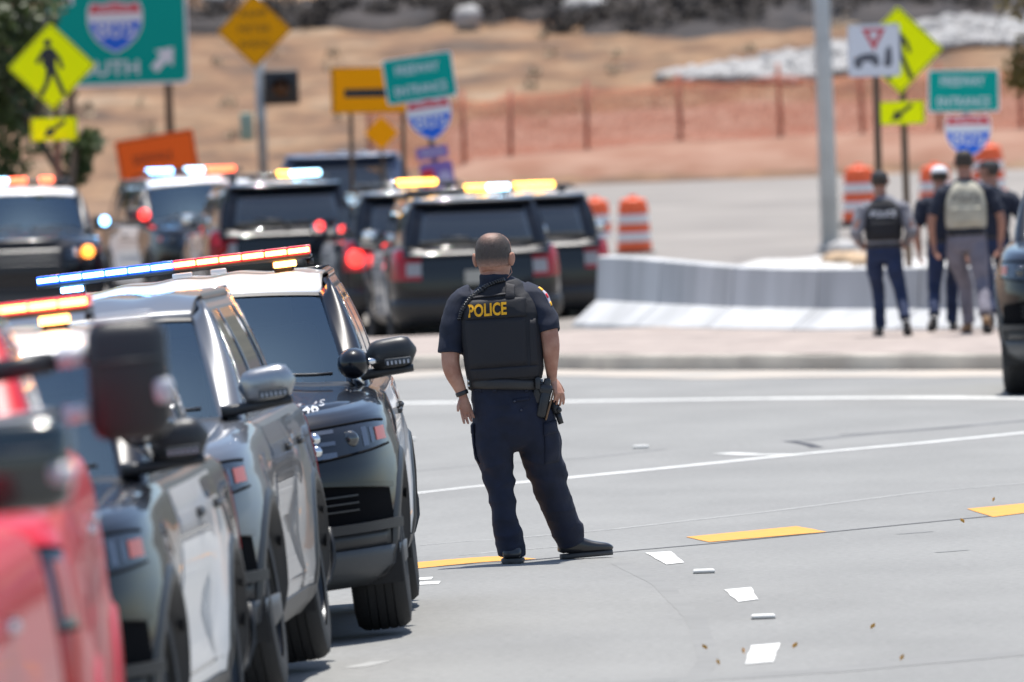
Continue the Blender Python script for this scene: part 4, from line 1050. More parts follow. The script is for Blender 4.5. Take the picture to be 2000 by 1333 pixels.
    # ---- door mirrors
    for s in (-1, 1):
        mc = P['mirror']; c = Vector((s * mc[0], mc[1], mc[2]))
        if kind != 'pickup':
            mb = MB(); lat = Vector((0, 0, 1))
            E = []
            for i in range(9):
                t = i / 8; x = lerp(-.125, .125, t); k = (1 - abs(2 * t - 1) ** 4.5) ** .5; k = max(k, .12)
                E.append((c + Vector((s * x, .01, .012 * t)), .078 * k * lerp(.93, 1.0, t), .075 * k, 3.0))
            mb.loft(E, 20, lat); hs = mb.build('mirror', P['mirrorm'], R0)
            mb = MB(); E = []
            for i in range(7):
                t = i / 6; E.append((c + Vector((s * lerp(-.21, .10, t), .02, -.088 + .012 * t)), .026 * lerp(1.1, .7, t), .05 * lerp(1, .8, t), 3.0))
            mb.loft(E, 14, lat); mb.build('mirror_arm', M_plastic, hs)
            mb = MB(); mb.box(c + Vector((s * .03, -.072, -.035)), (.13, .012, .035), rot=Matrix.Rotation(radians(s * -4), 4, 'Z'), bev=.005); sg_ = mb.build('mirror_lamp', M_grey_plastic, hs)
            for i in range(6): mb = MB(); mb.box(c + Vector((s * (-.02 + .02 * i), -.079 - .001 * i, -.04)), (.009, .006, .018)); mb.build('lamp_led', M_clear, hs, False)
            mb = MB(); mb.box(c + Vector((0, .082, .004)), (.19, .006, .115), bev=.002); mb.build('mirror_glass', M_chrome, hs)
        else:
            mb = MB(); mb.box(c, (.235, .15, .36), rot=Matrix.Rotation(radians(s * 3), 4, 'Y'), bev=.05); hs = mb.build('mirror', M_plastic, R0)
            mb = MB(); mb.box(c + Vector((0, -.078, .055)), (.20, .02, .006)); mb.build('mirror_groove', M_grey_plastic, hs)
            mb = MB(); mb.box(c + Vector((s * .098, -.055, -.045)), (.06, .07, .08), bev=.02); mb.build('marker_lamp', M_clear, hs)
            mb = MB(); mb.box(c + Vector((0, -.0, .178)), (.17, .10, .02), bev=.008); mb.build('mirror_cap', M_clear, hs)
            for dz in (.075, -.09):
                mb = MB(); mb.tube([c + Vector((-s * .42, .06, dz - .015)), c + Vector((-s * .22, .02, dz))], .034, 10); mb.tube([c + Vector((-s * .22, .02, dz)), c + Vector((-s * .09, 0, dz + .004))], .024, 10); ar = mb.build('mirror_arm', M_plastic, hs)
                mb = MB(); mb.tube([c + Vector((-s * .20, .015, dz + .004)), c + Vector((-s * .115, 0, dz + .008))], .030, 12); mb.build('arm_sleeve', M_clear, ar)
            mb = MB(); mb.box(c + Vector((0, .078, 0)), (.19, .006, .29), bev=.002); mb.build('mirror_glass', M_chrome, hs)
    R0['hood_tree'] = 0; del R0['hood_tree']
    return R0, B, ho
SUV = dict(levels=[(.24, .88, -.70, 3.96), (.30, .945, -.83, 4.04), (.42, .982, -.905, 4.10), (.52, .992, -.92, 4.12), (.64, 1.0, -.93, 4.125), (.78, 1.002, -.925, 4.12), (.88, 1.0, -.905, 4.11), (.97, .988, -.875, 4.09), (1.03, .966, -.83, 4.07), (1.063, .935, -.785, 4.05), (1.078, .89, -.73, 4.02), (1.082, .80, -.62, 3.96)],
           af=1.0, nf=3.0, ar=.62, nr=4.2, rise=.075, zr0=.86, zr1=1.03, zk=1.0, W=1.0, wb=3.025, rw=.385, track=.85, yf=-.93, yr=4.12,
           paint=M_black_paint, archm=M_plastic, rim=M_rim, grillebar=M_plastic, doorm=M_white_car, handle=M_plastic, railm=M_black_paint, roofm=M_white_car, mirrorm=M_plastic, ribs=True,
           hl=dict(z=(.845, 1.005), x=(.50, .93), rise=.055, wrap=1.7), doors=(.86, 1.98, 2.92), hoodw=.845, hy0=-.855, hsweep=.60, cowl=.66, belt=1.135, roofz=1.70, xb=.90, xt=.74, yr0=1.46,
           grear_b=3.99, grear_t=3.72, windows=[(1.05, 1.95, 1.72, 1.98), (2.02, 2.92, 2.05, 2.88), (3.05, 3.80, 3.00, 3.52)], mirror=(1.015, .93, 1.285))
suv, SB, suv_hood = build_vehicle(SUV, 'police_suv')
PK = dict(SUV); PK.update(levels=[(z * 1.25, w * 1.015, (yf if z > .9 else yf), yr + .95) for (z, w, yf, yr) in SUV['levels']], af=.62, nf=4.2, zk=1.25, W=1.015, wb=3.70, rw=.42, track=.86, yr=5.05,
          paint=M_red_paint, archm=M_red_paint, rim=M_alloy, grillebar=M_chrome, doorm=M_red_paint, handle=M_chrome, railm=M_red_paint, roofm=M_red_paint, ribs=False, zr0=1.05, zr1=1.28, rise=.06, hl=dict(z=(.84, 1.02), x=(.62, .95), rise=.0, wrap=1.5),
          belt=1.43, roofz=2.03, xb=.93, xt=.75, yr0=1.62, cowl=.80, hoodw=.87, hsweep=.30, grear_b=3.22, grear_t=3.10, doors=(.98, 2.08, 3.05), windows=[(1.15, 2.02, 1.85, 2.05), (2.10, 3.0, 2.12, 2.95)], mirror=(1.20, 1.12, 1.68))
pickup, PB, pk_hood = build_vehicle(PK, 'pickup')

# ---- police equipment
def light_bar(root, kind='blue_red', s=1.0):
    zt_ = SUV['roofz'] + .055; y0 = 2.05
    mb = MB(); mb.box((-.02, y0, zt_ + .045), (1.37, .26, .022), bev=.01); base = mb.build('light_bar', M_plastic, root)
    for x in (-.52, .52): mb = MB(); mb.box((x, y0, zt_ + .01), (.10, .16, .06), bev=.012); mb.build('bar_foot', M_plastic, base)
    if kind == 'blue_red':      # image left = blue, right = red
        for k in range(12):
            x = -.645 + 1.25 * k / 11; blue = k < 6
            mb = MB(); mb.box((x, y0, zt_ + .078), (.113, .25, .044), bev=.006); c_ = mb.build('bar_lens', M_E_bluecase if blue else M_E_redcase, base)
            for sy in (-1, 1): mb = MB(); mb.box((x, y0 + sy * .128, zt_ + .077), (.106, .012, .024), bev=.003); mb.build('led_module', M_E_blue if blue else M_E_red, c_)
        for s_ in (-1, 1):
            mb = MB(); mb.box((s_ * .53, y0 - .135, zt_ + .018), (.115, .03, .030), bev=.006); mb.build('corner_led', M_E_blue if s_ < 0 else M_E_red, base)
        mb = MB(); mb.box((.02, y0 - .14, zt_ + .02), (.10, .03, .028), bev=.006); mb.build('takedown_lamp', M_clear, base)
        mb = MB(); mb.box((.20, y0 - .14, zt_ + .02), (.08, .03, .028), bev=.006); mb.build('takedown_lamp', M_clear, base)
        mb = MB(); mb.cyl((.65, y0 + .05, zt_ - .0), (.65, y0 + .05, zt_ + .03), .02, n=12); mb.build('antenna_base', M_plastic, base)
    else:
        segs = {'amber': [('a', -.62, .62)], 'amber_white': [('a', -.32, -.06), ('w', -.58, -.32)], 'amber_half': [('a', -.36, .12)], 'amber_right': [('a', -.42, .08)], 'blue_amber': [('a', -.22, -.06), ('w', -.60, -.22)],
                'cyan_red': [('b', -.62, -.30), ('w', -.1, .12), ('r', .15, .55)], 'cyan_front': [('w', -.40, -.14), ('r', -.13, .10), ('r', .26, .44)]}[kind]
        mb = MB(); mb.box((0, y0, zt_ + .075), (1.30, .25, .034), bev=.012); c_ = mb.build('bar_lens', M_tint, base)
        for (k, a, b) in segs:
            m = {'a': M_E_amber, 'w': M_E_cyan, 'b': M_E_blue, 'r': M_E_deep}[k]
            for sy in (-1, 1): mb = MB(); mb.box(((a + b) / 2, y0 + sy * .125, zt_ + .082), (b - a, .03, .07), bev=.012); mb.build('led_module', m, c_)
            mb = MB(); mb.box(((a + b) / 2, y0, zt_ + .092), (b - a, .2, .05), bev=.012); mb.build('led_module', m, c_)
    return base
def spotlight(root, lens_front, x=.83, y=.80, z=1.265):
    c = Vector((x, y, z)); mb = MB()
    E = []
    for i in range(13):
        t = i / 12; a = pi * t; d = -cos(a)      # egg along y
        if lens_front: rr = .078 * (sin(a * .5 + pi / 2 * 1.0) if False else (1 - (1 - t) ** 2.2) ** .5 if t < 1 else 1); E.append((c + Vector((0, .11 * (1 - t) - .05, 0)), max(.004, rr), max(.004, rr)))
        else: rr = .080 * max(.05, sin(a)) ** .75; E.append((c + Vector((0, .10 * d, 0)), rr, rr * .95))
    mb.loft(E, 24); sp = mb.build('spotlight', M_plastic if lens_front else M_black_paint, root)
    if lens_front:
        mb = MB(); mb.cyl(c + Vector((0, -.058, 0)), c + Vector((0, -.052, 0)), .068, n=24); mb.build('spot_lens', M_chrome, sp)
        mb = MB(); mb.cyl(c + Vector((0, -.056, 0)), c + Vector((0, -.048, 0)), .077, n=24); mb.build('spot_rim', M_plastic, sp)
    mb = MB(); mb.tube([c + Vector((.0, .02, -.06)), c + Vector((.02, .05, -.10)), c + Vector((-.02, .16, -.08))], .022, 10); mb.tube([c + Vector((.05, .0, 0)), c + Vector((.12, .05, 0))], .016, 10); mb.build('spot_bracket', M_chrome, sp)
    return sp
def by_name(root, nm): return [o for o in root.children if o.name.split('.')[0] == nm]
def place(root, x, y, yaw, tilt=0.0, dz=0.0, s=1.0):
    root.location = (x, y, G(x, y) + dz); root.rotation_euler = (0, tilt, yaw); root.scale = (s, s, s)
XF = -math.atan(.066)     # crossfall of the kerb lane
def variant(src, name, label, cat, group, paint=None, doors=None, roof=None, rail=None, mirror=None):
    r = copy_tree(src); r.name = name; tag(r, label, cat, group)
    for o in r.children_recursive:
        nm = o.name.split('.')[0]; m = o.material_slots[0].material if o.material_slots else None
        if paint and m == src_paint[src.name.split('.')[0]]: setmat(o, paint)
        if doors and nm in ('front_door', 'rear_door'): setmat(o, doors)
        if roof and nm == 'roof': setmat(o, roof)
        if mirror and nm == 'mirror': setmat(o, mirror)
    return r
src_paint = {'police_suv': M_black_paint, 'pickup': M_red_paint}
g_near = 'vehicles queued along the kerb lane'; g_far = 'police vehicles stopped at the ramp'
def suv_at(rear_px, D, yaw_deg, label, bar, group=g_far, away=True, s=1.0, dz=0.0, **kw):
    r = variant(suv, kw.pop('name', 'police_suv'), label, 'police car', group, **kw)
    x = (rear_px - 1000) * D / 22222.0
    if away:   # D is the distance of the rear bumper
        ya = radians(180 + yaw_deg); cx, cy = x + 4.12 * s * sin(radians(-yaw_deg)) * 1, D + 4.12 * s * cos(radians(yaw_deg))
        place(r, cx, cy, ya, 0, dz, s)
    else: 
        place(r, x, D, radians(yaw_deg), 0, dz, s)
    if bar: light_bar(r, bar)
    return r

# near row, standing on the kerb lane that falls towards the gutter
carA = variant(suv, 'police_suv', 'black and white police SUV with lit blue and red light bar next to the officer', 'police car', g_near)
place(carA, -1.50, 54.35, radians(-.25), XF - .016); light_bar(carA); spotlight(carA, False)
carB = variant(suv, 'grey_suv', 'plain grey SUV with silver door mirror between two police cars', 'car', g_near, paint=M_grey_paint, doors=M_grey_paint, roof=M_grey_paint, mirror=M_alloy)
place(carB, -1.975, 48.3, radians(-2.6), XF - .045)
carC = variant(suv, 'police_suv', 'blurred police SUV with chrome spotlight just behind the red pickup', 'police car', g_near)
place(carC, -2.22, 41.2, radians(-2.8), XF - .008); light_bar(carC); spotlight(carC, True, x=.90, z=1.36)
pickD = variant(pickup, 'red_pickup', 'blurred red pickup with big black towing mirror at the left edge', 'pickup', g_near)
place(pickD, -2.17, 32.2, radians(1.3), XF - .01)
pickE = variant(pickup, 'red_pickup', 'nearest red pickup, only its black mirror and flank showing at the left edge', 'pickup', g_near)
place(pickE, -2.235, 24.6, radians(-1.3), XF)
for o in pickE.children:
    if o.name.split('.')[0] == 'mirror':
        o.scale = (1, 1, .6); o.location = (0, 0, 1.68 * .4 - .02)
        setmat(o, mat('mirror_dark', (.01, .02, .022), .15, coat=1) if 'mirror_dark' not in MATS else MATS['mirror_dark'])

# unit number on the hood of the nearest clear police car
hd = [o for o in carA.children if o.name.split('.')[0] == 'hood'][0]; tr_ = bvh(hd)
t = text_mb('1546', .048, .135, .012, 0, (0, 0)); t2 = text_mb('S', .024, .024, .012, 0, (.084, .014)); t.add(t2.v, t2.f)
t.v = [drape(tr_, Vector((.60 + p.x, -.7, 1.104 + p.z)), (0, 1, 0), .004, 1) for p in t.v]
t.build('unit_number', M_white_car, hd, False)

# far group at the ramp
suv_at(938, 134.0, 5, 'black police SUV seen from behind, straight past the officer', 'amber_white', s=1.0)
c1 = suv_at(838, 139.5, 6, 'police SUV with lit round tail lamp, left of the one past the officer', 'amber_half')
suv_at(1045, 142.5, 3, 'police SUV rear at the right end of the group, beside the traffic drum', 'amber_right', dz=-.14)
l3 = suv_at(572, 143.5, 6, 'police SUV seen from behind with reddish tailgate under the big light bar', 'blue_amber')
l2 = suv_at(445, 150.5, 12, 'police SUV angled towards the camera in front of the orange sign', 'cyan_red', away=False)
l1 = suv_at(52, 142.5, 3, 'police SUV facing the camera at the far left edge', 'cyan_front', away=False)
r = suv_at(680, 160, 0, 'plain dark blue SUV without lights behind the police cars', None, s=1.10, name='dark_suv', paint=M_navy_paint, doors=M_navy_paint, roof=M_navy_paint); r['category'] = 'car'
r = suv_at(2212, 96.2, -4, 'dark SUV cut off by the right edge, front wheel showing', None, group='vehicles cut off by the picture edge', away=False, s=1.12, name='dark_suv', paint=M_black_paint, roof=M_black_paint, doors=M_white_car); r['category'] = 'car'
for car in (c1, l3):      # brake lamp showing at the left of each
    for o in by_name(car, 'tail_light'):
        pass
M_spot_red = mat('lamp_red', (.8, .05, .03), .3, emis=(1, .035, .03), estr=2.2)
def warn_lamp(car, p, m, s=.07):
    mb = MB(); mb.ball(p, (s, s * .6, s)); mb.build('warning_lamp', m, car)
M_spot_amber = mat('lamp_amber', (.9, .3, .05), .3, emis=(1, .28, .03), estr=2.6)
warn_lamp(c1, (.86, 4.06, .94), M_spot_red, .115); warn_lamp(l3, (.86, 4.06, .94), MATS['tail_red'], .10)
warn_lamp(l1, (.80, -.80, .93), M_spot_amber, .08); warn_lamp(l1, (1.05, .84, 1.29), M_E_blue, .06)
warn_lamp(l2, (-.93, .70, 1.27), M_spot_red, .075); warn_lamp(c1, (1.02, 1.05, 1.33), M_spot_red, .06)
for o in by_name(r, 'mirror'):      # folded away on the side that faces the group
    if o.data.vertices[0].co.x < 0:
        for c_ in list(o.children): bpy.data.objects.remove(c_)
        bpy.data.objects.remove(o)
for o in (suv, pickup):
    for c_ in list(o.children_recursive): bpy.data.objects.remove(c_)
    bpy.data.objects.remove(o)

# ================================================================== PEOPLE
def hand(mb, W, d, n, thumb=1, curl=.35, s=1.0):
    """palm, four unequal bent fingers and a thumb that leaves the side of the palm"""
    d = Vector(d).normalized(); n = Vector(n); n = (n - d * n.dot(d)).normalized(); side_ = d.cross(n) * thumb
    mb.loft([(W - d * .02 * s, .026 * s, .020 * s), (W + d * .02 * s, .032 * s, .019 * s), (W + d * .06 * s, .041 * s, .017 * s), (W + d * .095 * s, .040 * s, .014 * s)], 14, side_)
    for k, (o, L) in enumerate(((.032, .068), (.011, .078), (-.011, .073), (-.031, .058))):
        p = W + d * (.090 - .004 * k) * s + side_ * o * s; dr = (d + side_ * o * 2.2).normalized(); pts = [p - dr * .02 * s, p]; a = curl * (1 + .12 * k)
        for seg in (.44, .32, .24):
            dr = (dr * cos(a) - n * sin(a)).normalized(); p = p + dr * L * seg * s; pts.append(p)
        mb.tube(pts, [.0098 * s, .0098 * s, .0092 * s, .0085 * s, .0068 * s], 9)
    p = W + d * .022 * s + side_ * .028 * s; dr = (d * .75 + side_ * .62 - n * .25).normalized()
    pts = [p - dr * .012 * s, p, p + dr * .038 * s, p + (dr * .9 + d * .25).normalized() * .066 * s]
    mb.tube(pts, [.013 * s, .0135 * s, .0112 * s, .0080 * s], 9)
def bent(P, k=5):
    """Catmull-Rom through (centre, rx, ry) rings"""
    out = []
    Q = [(Vector(p[0]), p[1], p[2], p[3] if len(p) > 3 else 2.0) for p in P]
    for i in range(len(Q) - 1):
        a, b, c, d = Q[max(i - 1, 0)], Q[i], Q[i + 1], Q[min(i + 2, len(Q) - 1)]
        for j in range(k):
            t = j / k
            cr = lambda w, x, y, z: .5 * ((2 * x) + (-w + y) * t + (2 * w - 5 * x + 4 * y - z) * t * t + (-w + 3 * x - 3 * y + z) * t ** 3)
            out.append((cr(a[0], b[0], c[0], d[0]), cr(a[1], b[1], c[1], d[1]), cr(a[2], b[2], c[2], d[2]), lerp(b[3], c[3], t)))
    out.append(Q[-1]); return out
def head_rings(c, w, yaw, up=1.0):
    """c = centre of the skull, w = half width; returns rings bottom to top"""
    k = w / .0775
    R = [(-.165, .062, .066, -.012), (-.12, .060, .068, -.008), (-.095, .062, .082, .006), (-.06, .070, .092, .012), (-.02, .0765, .098, .010), (.02, .0785, .100, .006), (.05, .0745, .095, .002), (.075, .062, .080, 0), (.093, .040, .052, 0), (.101, .018, .022, 0)]
    cy, sy = cos(yaw), sin(yaw)
    return [(Vector((c[0] + -sy * q[3] * -1 * k * 0 + sy * q[3] * k, c[1] + cy * q[3] * k, c[2] + q[0] * k * up)), q[1] * k, q[2] * k) for q in R]
def head(mb, c, w, yaw=0.0):
    k = w / .0775; mb.loft(bent(head_rings(c, w, yaw), 3), 22, Vector((cos(yaw), -sin(yaw), 0)))
    f = Vector((sin(yaw), cos(yaw), 0)); rgt = Vector((cos(yaw), -sin(yaw), 0)); c = Vector(c); up = Vector((0, 0, 1))
    P = lambda r_, f_, u_: c + rgt * r_ * k + f * f_ * k + up * u_ * k
    mb.loft([(P(0, .095, .015), .008 * k, .008 * k), (P(0, .112, -.02), .013 * k, .013 * k), (P(0, .108, -.04), .015 * k, .010 * k)], 10)      # nose
    mb.ball(P(0, .075, -.09), (.032 * k, .030 * k, .022 * k)); mb.ball(P(0, .092, -.065), (.024 * k, .012 * k, .008 * k))                        # chin, mouth
    for s in (-1, 1):
        mb.ball(P(s * .030, .090, .022), (.020 * k, .012 * k, .008 * k)); mb.ball(P(s * .040, .070, -.02), (.026 * k, .026 * k, .022 * k))       # brow, cheek
        e0 = P(s * .0855, -.008, -.020); q0 = len(mb.v); mb.ball((0, 0, 0), (.011 * k, .021 * k, .033 * k), 12, 8)
        M = Matrix.Rotation(-yaw, 3, 'Z') @ Matrix.Rotation(s * radians(-28), 3, 'Z') @ Matrix.Rotation(s * radians(8), 3, 'Y')
        for i in range(q0, len(mb.v)): mb.v[i] = e0 + M @ mb.v[i]
def shoe(root, heel, toe, m, sole, h=.10, w=.048):
    heel, toe = Vector(heel), Vector(toe); d = (toe - heel); L = d.length; d.normalize(); lat = Vector((0, 0, 1)).cross(d).normalized(); up = d.cross(lat) * -1
    up = Vector((0, 0, 1)) if up.z < 0 else up
    mb = MB(); E = []
    for (t, hw, hh) in ((.0, .50, .30), (.03, .74, .60), (.12, .82, .95), (.28, .82, 1.0), (.42, .84, .84), (.58, .96, .66), (.75, 1.0, .54), (.88, .88, .46), (.96, .62, .34), (1.0, .34, .22)):
        E.append((heel + d * L * t + Vector((0, 0, .022 + hh * h / 2)), w * hw, hh * h / 2, 2.6))
    mb.loft(bent(E, 2), 18, lat); o = mb.build('shoe', m, root)
    mb = MB(); E = []
    for (t, hw) in ((-.01, .45), (.01, .76), (.1, .86), (.3, .82), (.5, .84), (.7, 1.0), (.85, .93), (.95, .66), (1.0, .36)):
        E.append((heel + d * L * t + Vector((0, 0, .014)), w * hw, .015, 4))
    mb.loft(bent(E, 2), 18, lat); mb.build('sole', sole, o)
    return o
def folds(a1, f1, a2, f2, sk=0.0):
    def fn(co, n_):
        w = noise.noise(Vector((co.x * f1 + sk * co.z, co.y * f1, co.z * f1 * 1.7)))
        q = noise.noise(Vector((co.x * f2 + 31, co.y * f2 + sk * co.z, co.z * f2)))
        return a1 * (1 - 2 * abs(w)) + a2 * q - a1 * .5
    return fn

# ---------------- the officer in the middle of the road
OF0 = gnd(1000, 1101); KO = OF0.y / 22222.0
officer = empty('person', OF0, 0, 'police officer in navy uniform and black vest seen from behind, standing on the road', 'person')
def O(px, py, y=0.0):
    return Vector(((px + .0367 * (1101 - py) - 1000) * KO, y, (1101 - py - .0367 * (px - 1000)) * KO))
def r_(p): return p * KO
skin = MB()
hc = O(964, 499, .015); head(skin, hc, r_(33.5), radians(14))
skin.loft(bent([(O(966, 570, -.01), .075, .075), (O(966, 545, -.005), .066, .068), (O(965, 525, .0), .062, .066), (O(964, 512, .01), .060, .07)], 3), 18)
skin.loft(bent([(O(985, 740), .15, .10), (O(980, 650), .16, .11), (O(974, 590), .17, .10), (O(970, 560), .09, .08)], 4), 18)
# left arm (hanging) and right arm (hand on the holster)
LS, LE, LW = O(898, 590, .0), O(880, 702, -.055), O(904, 772, -.06)
RS, RE, RW = O(1046, 585, .0), O(1075, 668, -.09), O(1078, 742, -.03)
skin.loft(bent([(O(930, 592), .045, .045), (O(902, 600), .046, .05), (O(884, 650, -.03), .055, .056), (LE, .050, .052), (O(885, 728, -.06), .047, .046), (O(896, 753, -.06), .036, .036), (LW, .028, .025)], 4), 16)
skin.loft(bent([(O(1025, 592), .045, .045), (O(1042, 598, -.01), .046, .05), (O(1066, 630, -.06), .052, .056), (RE, .049, .052), (O(1076, 692, -.085), .045, .045), (O(1077, 720, -.06), .034, .036), (RW, .026, .027)], 4), 16)
hand(skin, O(905, 776, -.065), O(916, 828, -.075) - O(904, 774, -.065), (-.45, .85, .1), -1, .10, .92)
hand(skin, O(1081, 743, -.03), Vector((.32, -.22, -.85)), (.72, -.66, .25), -1, .34, .93)
fuse('body', skin, .0036, M_skin, officer, 3)
# cropped grey hair, thin at the crown
mh = bpy.data.materials.new('cropped_hair'); mh.use_nodes = True
nt = mh.node_tree; n_ = nt.nodes; l_ = nt.links; b_ = n_['Principled BSDF']; b_.inputs['Roughness'].default_value = .6
tc = n_.new('ShaderNodeTexCoord'); vd = n_.new('ShaderNodeVectorMath'); vd.operation = 'DISTANCE'; vd.inputs[1].default_value = O(957, 468, -.045)
l_.new(tc.outputs['Object'], vd.inputs[0]); nz = n_.new('ShaderNodeTexNoise'); nz.inputs['Scale'].default_value = 300; nz.inputs['Detail'].default_value = 4; l_.new(tc.outputs['Object'], nz.inputs['Vector'])
md = n_.new('ShaderNodeMath'); md.operation = 'MULTIPLY_ADD'; md.inputs[1].default_value = .06; l_.new(nz.outputs['Fac'], md.inputs[0]); l_.new(vd.outputs['Value'], md.inputs[2])
rp = n_.new('ShaderNodeValToRGB'); rp.color_ramp.elements[0].position = .03; rp.color_ramp.elements[0].color = (.40, .215, .155, 1); rp.color_ramp.elements[1].position = .092; rp.color_ramp.elements[1].color = (.085, .062, .052, 1)
e = rp.color_ramp.elements.new(.15); e.color = (.062, .050, .046, 1)
l_.new(md.outputs[0], rp.inputs[0])
nz2 = n_.new('ShaderNodeTexNoise'); nz2.inputs['Scale'].default_value = 420; l_.new(tc.outputs['Object'], nz2.inputs['Vector'])
mxc = n_.new('ShaderNodeMix'); mxc.data_type = 'RGBA'; mxc.blend_type = 'MULTIPLY'; mxc.inputs[0].default_value = .8
rp2 = n_.new('ShaderNodeValToRGB'); rp2.color_ramp.elements[0].position = .35; rp2.color_ramp.elements[0].color = (.45, .45, .45, 1); rp2.color_ramp.elements[1].position = .65; rp2.color_ramp.elements[1].color = (1.4, 1.4, 1.4, 1)
l_.new(nz2.outputs['Fac'], rp2.inputs[0]); l_.new(rp.outputs[0], mxc.inputs[6]); l_.new(rp2.outputs[0], mxc.inputs[7])
sp_ = n_.new('ShaderNodeSeparateXYZ'); l_.new(tc.outputs['Object'], sp_.inputs[0])
mz = n_.new('ShaderNodeMath'); mz.operation = 'MULTIPLY_ADD'; mz.inputs[1].default_value = .07; l_.new(nz.outputs['Fac'], mz.inputs[0]); l_.new(sp_.outputs[2], mz.inputs[2])
mrz = n_.new('ShaderNodeMapRange'); mrz.inputs[1].default_value = hc.z - .070 + .035; mrz.inputs[2].default_value = hc.z - .012 + .035; l_.new(mz.outputs[0], mrz.inputs[0])
mxs = n_.new('ShaderNodeMix'); mxs.data_type = 'RGBA'; mxs.inputs[6].default_value = (.44, .235, .165, 1); l_.new(mrz.outputs[0], mxs.inputs[0]); l_.new(mxc.outputs[2], mxs.inputs[7]); l_.new(mxs.outputs[2], b_.inputs['Base Color'])
hm = MB(); HR = bent(head_rings(hc, r_(33.5), radians(14)), 3); HR = [h for h in HR if h[0].z > hc.z - .072]
fwd = Vector((sin(radians(14)), cos(radians(14)), 0))
hm.loft([(h[0] - fwd * .016, h[1] * 1.012 + .0012, h[2] * .88 + .0015) for h in HR], 24, Vector((cos(radians(14)), -sin(radians(14)), 0)))
hair_o = fuse('hair', hm, .004, mh, officer, 3, lambda co, n2: .0012 * noise.noise(co * 160))
rs = random.Random(21); mb = MB(); crown = O(957, 468, -.045)
for p_ in rs.choices(list(hair_o.data.polygons), k=6500):        # cropped stubble, sparse on the crown and at the nape
    c_ = p_.center; d_ = (c_ - crown).length
    if rs.random() > sstep(.02, .085, d_) * sstep(hc.z - .075, hc.z - .03, c_.z) + .06: continue
    n3 = p_.normal; t3 = Vector((rs.gauss(0, 1), rs.gauss(0, 1), rs.gauss(0, 1))).cross(n3).normalized(); tip = c_ + (n3 * .8 + Vector((0, -.2, -.55))).normalized() * rs.uniform(.004, .008)
    mb.add([c_ - t3 * .0007, c_ + t3 * .0007, tip], [(0, 1, 2)])
mb.build('stubble', mat('grey_stubble', (.045, .036, .032), .7, col2=(.16, .14, .13), vscale=60), hair_o, False)
# shirt with short sleeves and collar
sh = MB()
sh.loft(bent([(O(985, 762), r_(68), .135, 2.4), (O(984, 735), r_(70), .135, 2.4), (O(981, 690), r_(76), .14, 2.4), (O(978, 640), r_(80), .14, 2.5), (O(975, 600), r_(82), .13, 2.5), (O(972, 576), r_(72), .115, 2.4), (O(969, 560, -.005), r_(50), .095, 2.2), (O(966, 548, -.008), r_(31), .082)], 4), 26)
sh.loft(bent([(O(966, 556, -.008), r_(32), .086), (O(965, 545, -.008), r_(28.5), .080), (O(965, 537, -.008), r_(27.5), .078)], 3), 22)     # collar
sh.loft(bent([(O(925, 588, 0), r_(34), .088), (O(906, 597, 0), r_(32), .090), (O(891, 630, -.02), r_(29), .084), (O(882, 665, -.03), r_(26), .078), (O(880, 690, -.038), r_(25), .074)], 4), 22)
sh.loft(bent([(O(1020, 580, 0), r_(32), .085), (O(1040, 588, -.01), r_(31), .088), (O(1058, 612, -.04), r_(28), .082), (O(1068, 634, -.06), r_(25.5), .076), (O(1072, 649, -.07), r_(25), .072)], 4), 22)
shirt = fuse('shirt', sh, .006, M_navy, officer, 3, folds(.0075, 6, .004, 14, 4))
# trousers
tr = MB()
pel = [(O(986, 745), r_(65), .130, 2.4), (O(988, 775), r_(68), .145, 2.3), (O(998, 810), r_(75), .150, 2.2), (O(1006, 842, .015), r_(74), .138, 2.0), (O(1008, 864, .03), r_(52), .11), (O(1010, 880, .04), r_(22), .06)]
tr.loft(bent(pel, 4), 26)
tr.loft(bent([(O(966, 795), r_(42), .125), (O(966, 848, .0), r_(41), .126), (O(966, 890, .005), r_(38), .115), (O(976, 945, .01), r_(29), .09), (O(982, 985, -.01), r_(26), .08), (O(986, 1020, -.02), r_(26), .082), (O(997, 1058, -.01), r_(28), .088), (O(999, 1086, .0), r_(26), .092)], 5), 22)
tr.loft(bent([(O(1030, 800), r_(46), .13), (O(1048, 850, .03), r_(45), .125), (O(1060, 895, .08), r_(41), .115), (O(1073, 940, .14), r_(36.5), .098), (O(1085, 980, .20), r_(33), .09), (O(1098, 1015, .26), r_(31), .088), (O(1111, 1045, .31), r_(31), .09), (O(1117, 1066, .33), r_(28), .085)], 5), 22)
def trfold(co, n2):
    z = co.z; base = folds(.0085, 5, .005, 12, -5)(co, n2)
    kx = math.exp(-((z - .48) / .10) ** 2) + .9 * math.exp(-((z - .13) / .09) ** 2) + .5 * math.exp(-((z - .82) / .08) ** 2)
    return base + .010 * kx * noise.noise(Vector((co.x * 9 + co.z * 14, co.y * 8, co.z * 15)))
trousers = fuse('trousers', tr, .0065, M_trouser, officer, 7, trfold)
